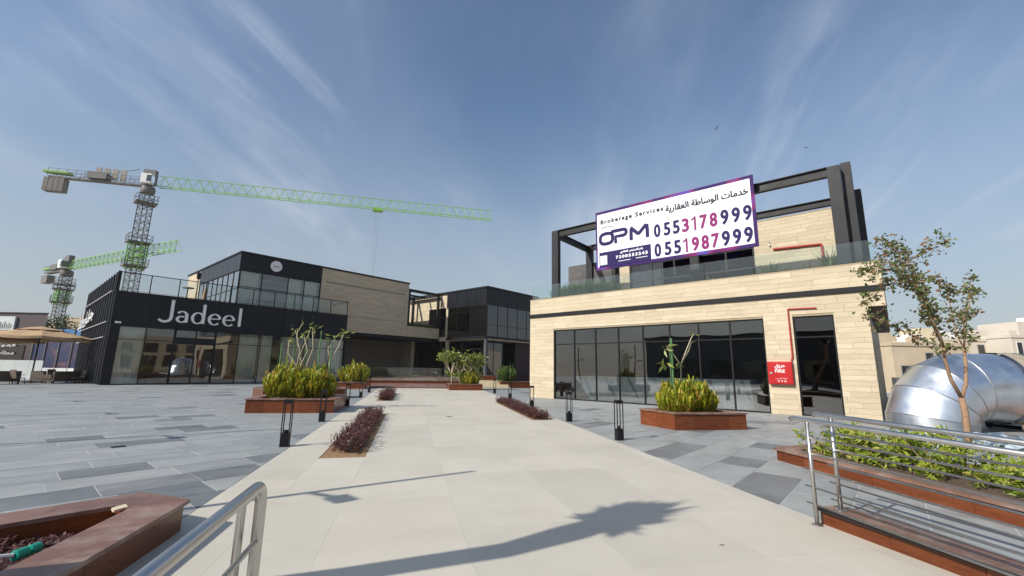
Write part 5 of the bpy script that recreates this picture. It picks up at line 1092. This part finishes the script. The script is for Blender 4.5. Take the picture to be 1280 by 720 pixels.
build(qbox(MB(), 75,82,-79.5,-70,0,8.4), 'wall', beige_wall, tb); build(qbox(MB(), 74.9,82,-77,-72,8.4,9.2), 'parapet', beige_wall, tb); build(qbox(MB(), 74.9,74.99,-78.4,-77.2,5.6,7.2), 'window', glass_blackm, tb)
def bgtree(label, p, h, w, seed, n=1500):
    t = thing('background_tree', label, 'tree', tuple(p)); r = random.Random(seed); m = MB(); sp = []
    m.tube([p, p+Vector((.1,.1,h*.35)), p+Vector((.2,0,h*.6))], [.2,.16,.1], 8)
    for k in range(9):
        e = p+Vector((r.gauss(0,w*.38), r.gauss(0,w*.38), h*r.uniform(.55,1))); m.tube([p+Vector((.1,.1,h*.4)), e], [.08,.03], 6); sp += [tuple(e+Vector((r.gauss(0,.4),r.gauss(0,.4),r.gauss(0,.25)))) for _ in range(6)]
    build(m, 'trunk', bark, t); v, f = leafcloud(r, sp, n, .35, .34, .5, .2); build((v,f), 'crown', leaf_dark, t); return t
bgtree('dark green bushy tree rising above the blue hoarding', Q(62,-64.2,0), 8.0, 3.4, 3, 1800)
for k, (d, l, h, lb) in enumerate(((88,-84,5.5,'low pale building left of the small crane'),)):
    o = thing('far_building', lb, 'building', tuple(Q(d,l,0))); build(qbox(MB(), d,d+8,l-9,l+9,0,h), 'wall', pale_wall, o); [build(qbox(MB(), d-.05,d-.01,l-7+q*3,l-5.8+q*3,2.6,4.2), 'window', glass_blackm, o) for q in range(5)]

# umbrellas, sofas
def umbrella(label, x, y, zt, rad_, group='tan patio umbrellas'):
    t = thing('patio_umbrella', label, 'umbrella', (x,y,0), group); n = 8; V, F = [], []
    prof = [(rad_*1.0,zt-1.02),(rad_*.99,zt-.82),(rad_*.62,zt-.50),(rad_*.30,zt-.24)]
    for r_, z in prof:
        for k in range(n*4): a = 2*math.pi*k/(n*4); sag = 1-.035*abs(math.sin(a*n/2)); V.append((x+r_*sag*math.cos(a), y+r_*sag*math.sin(a), z-(.08*abs(math.sin(a*n/2)) if r_ > rad_*.5 else 0)))
    q = n*4; F = [(i*q+k,i*q+(k+1)%q,(i+1)*q+(k+1)%q,(i+1)*q+k) for i in range(3) for k in range(q)]; build((V,F), 'canopy', umbrella_m, t)
    V = []
    for r_, z in ((rad_*.44,zt-.30),(rad_*.22,zt-.12),(.03,zt)):
        for k in range(q): a = 2*math.pi*k/q; V.append((x+r_*math.cos(a), y+r_*math.sin(a), z))
    build((V,[(i*q+k,i*q+(k+1)%q,(i+1)*q+(k+1)%q,(i+1)*q+k) for i in range(2) for k in range(q)]), 'top_vent', umbrella_m, t)
    build(MB().tube([(x,y,.05),(x,y,zt-.05)], .05, 8), 'pole', black, t); build(MB().lathe((x,y,0), [(.5,0),(.5,.06),(.08,.1),(.05,.3)], 20), 'base', black, t)
    m = MB()
    for k in range(n): a = 2*math.pi*k/n; m.beam((x,y,zt-.35),(x+rad_*.97*math.cos(a),y+rad_*.97*math.sin(a),zt-.92),.03)
    build(m, 'ribs', black, t)
umbrella('tan patio umbrella nearer to the restaurant, over the rattan seats', 1.75,50.8,4.35,3.15)
umbrella('tan patio umbrella farther left, cut by the picture edge', -.55,55.5,4.2,2.9)
def sofa(label, x, y, rz, w=1.9):
    t = thing('rattan_sofa', label, 'sofa', (0,0,0), 'rattan lounge seats on the plaza')
    build(MB().box(-w/2,-.42,.18, w/2,.42,.36), 'frame', rattan, t); build(MB().box(-w/2,.30,.36, w/2,.44,.92), 'backrest', rattan, t)
    for s_ in (-1,1): build(MB().box(s_*w/2-.06,-.42,.36, s_*w/2+.06,.29,.66), 'armrest', rattan, t)
    k = max(1, round(w/.65))
    for q in range(k): build(MB().box(-w/2+.08+q*(w-.16)/k,-.40,.37, -w/2+.06+(q+1)*(w-.16)/k,.28,.50), 'seat_cushion', cushion, t, bevel=.03); build(MB().box(-w/2+.08+q*(w-.16)/k,.14,.51, -w/2+.06+(q+1)*(w-.16)/k,.29,.90), 'back_cushion', cushion, t, bevel=.03)
    for sx_ in (-1,1):
        for sy_ in (-1,1): build(MB().box(sx_*(w/2-.08)-.03,sy_*.34-.03,0, sx_*(w/2-.08)+.03,sy_*.34+.03,.18), 'leg', black, t)
    t.location = (x,y,0); t.rotation_euler = (0,0,rz)
sofa('rattan sofa seen from behind, nearest under the tan umbrella', 3.45,48.6,R(215),2.2); sofa('rattan armchair left of the sofa under the umbrella', 2.3,49.6,R(130),1.0); sofa('rattan armchair between the sofa and the finned wall', 4.25,50.6,R(-40),.9); sofa('rattan sofa at the left picture edge', .1,48.0,R(200),1.9)
def chair(label, x, y, rz):
    t = thing('patio_chair', label, 'chair', (0,0,0), 'slim patio chairs by the umbrellas')
    build(MB().box(-.26,-.26,.42, .26,.26,.47), 'seat', cushion, t); build(MB().obox((0,.30,.74),(.26,0,0),(0,.03,0),(0,.06,.27)), 'backrest', cushion, t)
    for a in (-1,1):
        for b in (-1,1): build(MB().beam((a*.23,b*.22,.42),(a*.27,b*.27,0),.035), 'leg', black, t)
        build(MB().beam((a*.27,-.22,.66),(a*.27,.28,.66),.04), 'armrest', black, t)
    t.location = (x,y,0); t.rotation_euler = (0,0,rz)
chair('slim patio chair left of the nearer umbrella pole', 1.0,47.4,R(120)); chair('slim patio chair behind the rattan sofa', 3.0,52.4,R(20)); chair('slim patio chair right beside the finned wall', 4.1,47.6,R(-70))
tbl = thing('patio_table', 'low dark patio table between the rattan seats', 'table', (2.9,50.6,0)); build(MB().lathe((2.9,50.6,.5), [(.45,0),(.45,.04)], 16), 'table_top', rattan, tbl); build(MB().tube([(2.9,50.6,0),(2.9,50.6,.5)], .05, 8), 'leg', black, tbl)
# terrace lantern and folded umbrella on the restaurant roof
ln = thing('roof_lantern', 'black lantern post on the restaurant roof terrace', 'lamp', (11.1,49,6.5)); build(MB().tube([(11.1,49,6.5),(11.1,49,9.5)], [.07,.04], 8), 'post', black, ln); build(MB().lathe((11.1,49,9.5), [(.05,0),(.16,.1),(.2,.5),(.22,.52),(.05,.75),(.02,.95)], 8), 'lantern_head', black, ln)
fu = thing('folded_umbrella', 'closed beige parasol on the restaurant roof terrace', 'umbrella', (11.9,49.5,6.5)); build(MB().lathe((11.9,49.5,6.6), [(.36,0),(.40,.25),(.22,1.2),(.10,2.1),(.03,2.5)], 12), 'folded_canopy', umbrella_m, fu); build(MB().tube([(11.9,49.5,6.5),(11.9,49.5,9.15)], .03, 8), 'pole', black, fu)
hp = thing('patio_heater', 'mushroom shaped heater post left of the closed parasol', 'heater', (10.4,49,6.5)); build(MB().tube([(10.4,49,6.5),(10.4,49,8.6)], .05, 8), 'post', black, hp); build(MB().lathe((10.4,49,8.55), [(.5,0),(.48,.06),(.1,.16)], 16), 'reflector', concrete, hp)
for k, (x, lb) in enumerate(((7.9,'low roof terrace table left of the railing post'),(9.0,'roof terrace table in front of the heater'))):
    t = thing('terrace_table', lb, 'table', (x,46.5,6.5), 'tables on the restaurant roof'); build(MB().lathe((x,46.5,7.2), [(.4,0),(.4,.04)], 14), 'table_top', rattan, t); build(MB().tube([(x,46.5,6.5),(x,46.5,7.2)], .05, 8), 'leg', black, t)

# ================================================================== RIGHT BACKGROUND villas (40 to 70 m off)
def villa(label, d, l0, l1, h, mat, wins=(), extra=(), depth=9):
    t = thing('villa', label, 'building', tuple(Q(d,(l0+l1)/2,0)), 'pale villas behind the duct'); build(qbox(MB(), d,d+depth,l0,l1,0,h), 'wall', mat, t)
    build(qbox(MB(), d-.12,d+depth+.1,l0-.1,l1+.1,h,h+.35), 'parapet', mat, t)
    for a, b, z0_, z1_ in wins:
        f_ = build(qbox(MB(), d-.03,d-.005,a-.1,b+.1,z0_-.1,z1_+.1), 'window', white if (a*7) % 2 > 1 else concrete, t); build(qbox(MB(), d-.05,d-.035,a,b,z0_,z1_), 'pane', glass_blackm, f_)
    for e_ in extra: build(qbox(MB(), *e_[1:]), e_[0], mat if e_[0] != 'water_tank' else white, t)
    return t
villa('pale low villa right beside the stone building with dark shutter', 44,38.2,46.0,4.6, beige_wall, [(38.9,39.9,1.5,2.6),(41.5,42.2,2.9,3.9)], [('stair_tower',45.5,48,38.3,39.6,4.95,6.6),('water_tank',47,48.4,43,44.4,4.96,5.9),('air_conditioner',44.2,45,40.6,41.5,4.96,5.5)])
villa('cream villa behind the young tree with orange door', 52,47.5,54.5,5.4, creamwall, [(48.6,49.3,3.9,4.9),(50.4,51.0,3.9,4.9),(52.6,53.4,3.9,4.9)], [('water_tank',54,55.5,49,50.6,5.76,6.7),('roof_room',55,58,51.5,53.6,5.76,7.6)])
villa('long cream villa above the duct elbow', 58,56.5,66,6.3, pale_wall, [(57.4,58.2,4.6,5.8),(59.6,60.4,4.6,5.8),(61.8,62.6,4.6,5.8),(64,64.8,4.6,5.8)], [('roof_room',60,64,62,65.5,6.66,8.0),('air_conditioner',59,60,58,59.2,6.66,7.3),('water_tank',60,61.3,59.8,61,6.66,7.8)])
villa('white villa at the right edge with roof room', 55,63.0,74,6.6, pale_wall, [(63.6,64.2,4.2,6.0),(65.0,65.9,3.9,6.2),(67.2,67.9,4.8,6.0),(69.0,69.7,4.8,6.0)], [('roof_room',57,62,66.5,76,6.96,8.9),('air_conditioner',56,57,64,65,6.96,7.6),('water_tank',58,59.2,69,70.4,8.91,9.6)])
villa('distant beige villa between the stone building and the tree', 80,70,76,7.0, beige_wall, [(71,72,4,5.6),(74,75,4,5.6)], [('roof_room',82,86,70.5,73,7.0,9.0)])
villa('distant pale villa behind the cream one', 88,82,94,8.8, pale_wall, [(84,85.5,5,6.8),(88,89.5,5,6.8),(91.5,93,5,6.8)])
wall_ = thing('boundary_wall', 'sunlit beige boundary wall under the duct', 'wall', tuple(Q(30,32,0))); build(qbox(MB(), 30,30.3,26,48,0,1.5), 'wall', creamwall, wall_)
o = thing('orange_door_hut', 'small orange doored hut beside the cream villa', 'hut', tuple(Q(50,50.5,0))); build(qbox(MB(), 50,51.9,49.8,52.6,0,3.6), 'wall', beige_wall, o); build(qbox(MB(), 49.9,49.98,50.6,52.0,2.0,3.4), 'door', material('orange_paint', (.45,.16,.04), rough=.6), o)
gcan = thing('green_tank', 'green water tank on the roof above the duct', 'tank', tuple(Q(57,56.5,6.3))); build(MB().lathe(Q(57.2,54.6,4.9), [(.75,0),(.8,.1),(.8,1.9),(.4,2.2)], 16), 'tank_body', material('dark_green_paint', (.04,.10,.05), rough=.5), gcan); build(qbox(MB(), 56.4,58,53.6,55.6,0,4.9), 'stand', beige_wall, gcan)

# white car glimpsed through the gap
def car(label, p, rz):
    t = thing('parked_car', label, 'car', (0,0,0)); cw = material('white_car_paint', (.75,.75,.75), rough=.2, coat=.6)
    prof = [(-2.2,.35),(-2.25,.75),(-2.0,.95),(-1.3,1.02),(-.7,1.45),(.7,1.47),(1.4,1.05),(2.1,.92),(2.25,.6),(2.2,.35)]
    v = [(x,y,z) for y in (-.88,.88) for x, z in prof]; n = len(prof); f = [tuple(range(n)), tuple(range(n,2*n))[::-1]]+[(i,n+i,n+(i+1)%n,(i+1)%n) for i in range(n)]
    build((v,f), 'body', cw, t, bevel=.05); build(MB().box(-1.05,-.89,1.03, .95,.89,1.38), 'side_window', glass_blackm, t)
    for x in (-1.4,1.4):
        for y in (-.85,.85): build(MB().tube([(x,y-.1,.33),(x,y+.1,.33)], .33, 18), 'wheel', black, t)
    t.location = p; t.rotation_euler = (0,0,rz)
car('white parked car glimpsed through the gap beside the recess wall', (56.5,76.5,0), R(20))

# ================================================================== birds
def bird(label, p, rz, bank):
    t = thing('bird', label, 'bird', (0,0,0), 'birds in the sky'); m = MB(); m.tube([(-.22,0,0),(-.1,0,.01),(.05,0,.015),(.16,0,.02),(.22,0,.015)], [.015,.05,.06,.035,.012], 8)
    m.add([(-.38,-.06,0),(-.38,.06,0),(-.18,.02,.004),(-.18,-.02,.004)], [(0,1,2,3)])
    build(m, 'body', brownp, t, smooth=True)
    for s_ in (-1,1): build(MB().add([(.08,s_*.04,.02),(-.08,s_*.04,.02),(-.06,s_*.32,.10),(.12,s_*.30,.10),(-.10,s_*.62,.03),(.0,s_*.62,.035)], [(0,1,2,3),(3,2,4,5)]), 'wing', brownp, t)
    t.location = p; t.rotation_euler = (bank, 0, rz); t.scale = (.55,.55,.55)
SC_ = .55
bird('lower left of two small dark birds in flight', (47.7,12.0,28.1), R(150), R(25)) ; bird('upper right small dark bird gliding in the sky', (54.4,4.8,26.1), R(60), R(-10))
bpy.data.objects['bird']['label'] = 'small dark bird banking in the sky above the billboard'
[o for o in bpy.data.objects if o.name == 'bird.001'][0]['label'] = 'small dark bird gliding in the sky above the black posts'

# ================================================================== things beside and behind the viewer that throw shade or are mirrored
def street_lamp(label, x, y, h):
    t = thing('street_lamp', label, 'street lamp', (x,y,0), 'lamp posts left of the walkway'); build(MB().tube([(x,y,0),(x,y,h)], [.055,.045], 12), 'pole', black, t)
    build(MB().box(x-.11,y-.11,0, x+.11,y+.11,.03), 'base_plate', black, t); build(MB().beam((x,y-.05,2.62),(x,y-.42,2.72),.05).obox((x,y-.50,2.72),(.09,0,0),(0,.16,0),(0,0,.05)), 'side_lamp', black, t)
for k in range(4): street_lamp('slim black lamp post, number out of frame'.replace('number out of frame', ('nearest to the viewer','second along the plaza','third along the plaza','farthest along the plaza')[k]), -.75-(.2*k), 6.85+6.85*k, 4.3)
pm = thing('palm_tree', 'transplanted palm with tied fronds standing behind the viewer', 'tree', (-1.75,5.3,0))
build(MB().tube([(-1.75,5.3,0),(-1.35,4.85,1.1),(-1.08,4.28,2.2),(-1.04,3.98,3.1),(-1.08,4.01,3.7),(-1.12,4.06,4.25)], [.19,.15,.13,.15,.20,.16], 14), 'trunk', bark, pm)
V, F = [], []; rp = random.Random(14); c = Vector((-1.12,4.06,4.1))
for k in range(360):
    a = rp.random()*6.283; el = rp.uniform(-.1,1.5); l = rp.uniform(.36,.76)*(1.2 if rp.random() < .15 else 1)*(.75+.35*math.sin(max(el,0))); d = Vector((math.cos(a)*math.cos(el), math.sin(a)*math.cos(el)*.72, math.sin(el))); s_ = d.cross(zu).normalized()*rp.uniform(.03,.06)
    g = len(V); V += [tuple(c-s_), tuple(c+s_), tuple(c+d*l*.6+s_*1.3), tuple(c+d*l*.6-s_*1.3), tuple(c+d*l)]; F += [(g,g+1,g+2,g+3),(g+3,g+2,g+4)]
build((V,F), 'fronds', leaf_dark, pm)
ob = thing('opposite_building', 'dark shop building opposite the stone building, mirrored in its windows', 'building', (-40,5,0))
build(MB().box(-46,-22,0, -34,34,7.5), 'wall', darkgrey, ob); build(MB().box(-46.2,-22.2,7.5, -33.8,34.2,7.8), 'roof_edge', black, ob)
for k in range(12): build(MB().box(-33.99,-20+k*4.4,.3, -33.9,-16.6+k*4.4,3.6), 'window', glass_blackm, ob)
o2 = thing('rear_building', 'beige building behind the viewer, mirrored in the restaurant glass', 'building', (20,-50,0)); build(MB().box(-14,-62,0, 40,-50,8), 'wall', beige_wall, o2)
for k in range(12): build(MB().box(-12+k*4.3,-49.99,1, -9.6+k*4.3,-49.9,3.5), 'window', glass_blackm, o2); build(MB().box(-12+k*4.3,-49.99,4.6, -9.6+k*4.3,-49.9,6.6), 'window', glass_blackm, o2)

# ================================================================== dusty air
hm = bpy.data.materials.new('haze'); hm.use_nodes = True; nt = hm.node_tree; nt.nodes.clear(); o_ = N(nt, 'ShaderNodeOutputMaterial'); pv = N(nt, 'ShaderNodeVolumePrincipled')
pv.inputs['Color'].default_value = (.92,.93,.95,1); pv.inputs['Density'].default_value = .0003; pv.inputs['Anisotropy'].default_value = .3; L(nt, pv.outputs[0], o_.inputs['Volume'])
build(MB().box(-90,-95,-1.3, 300,300,36), 'haze', hm, kind='stuff')
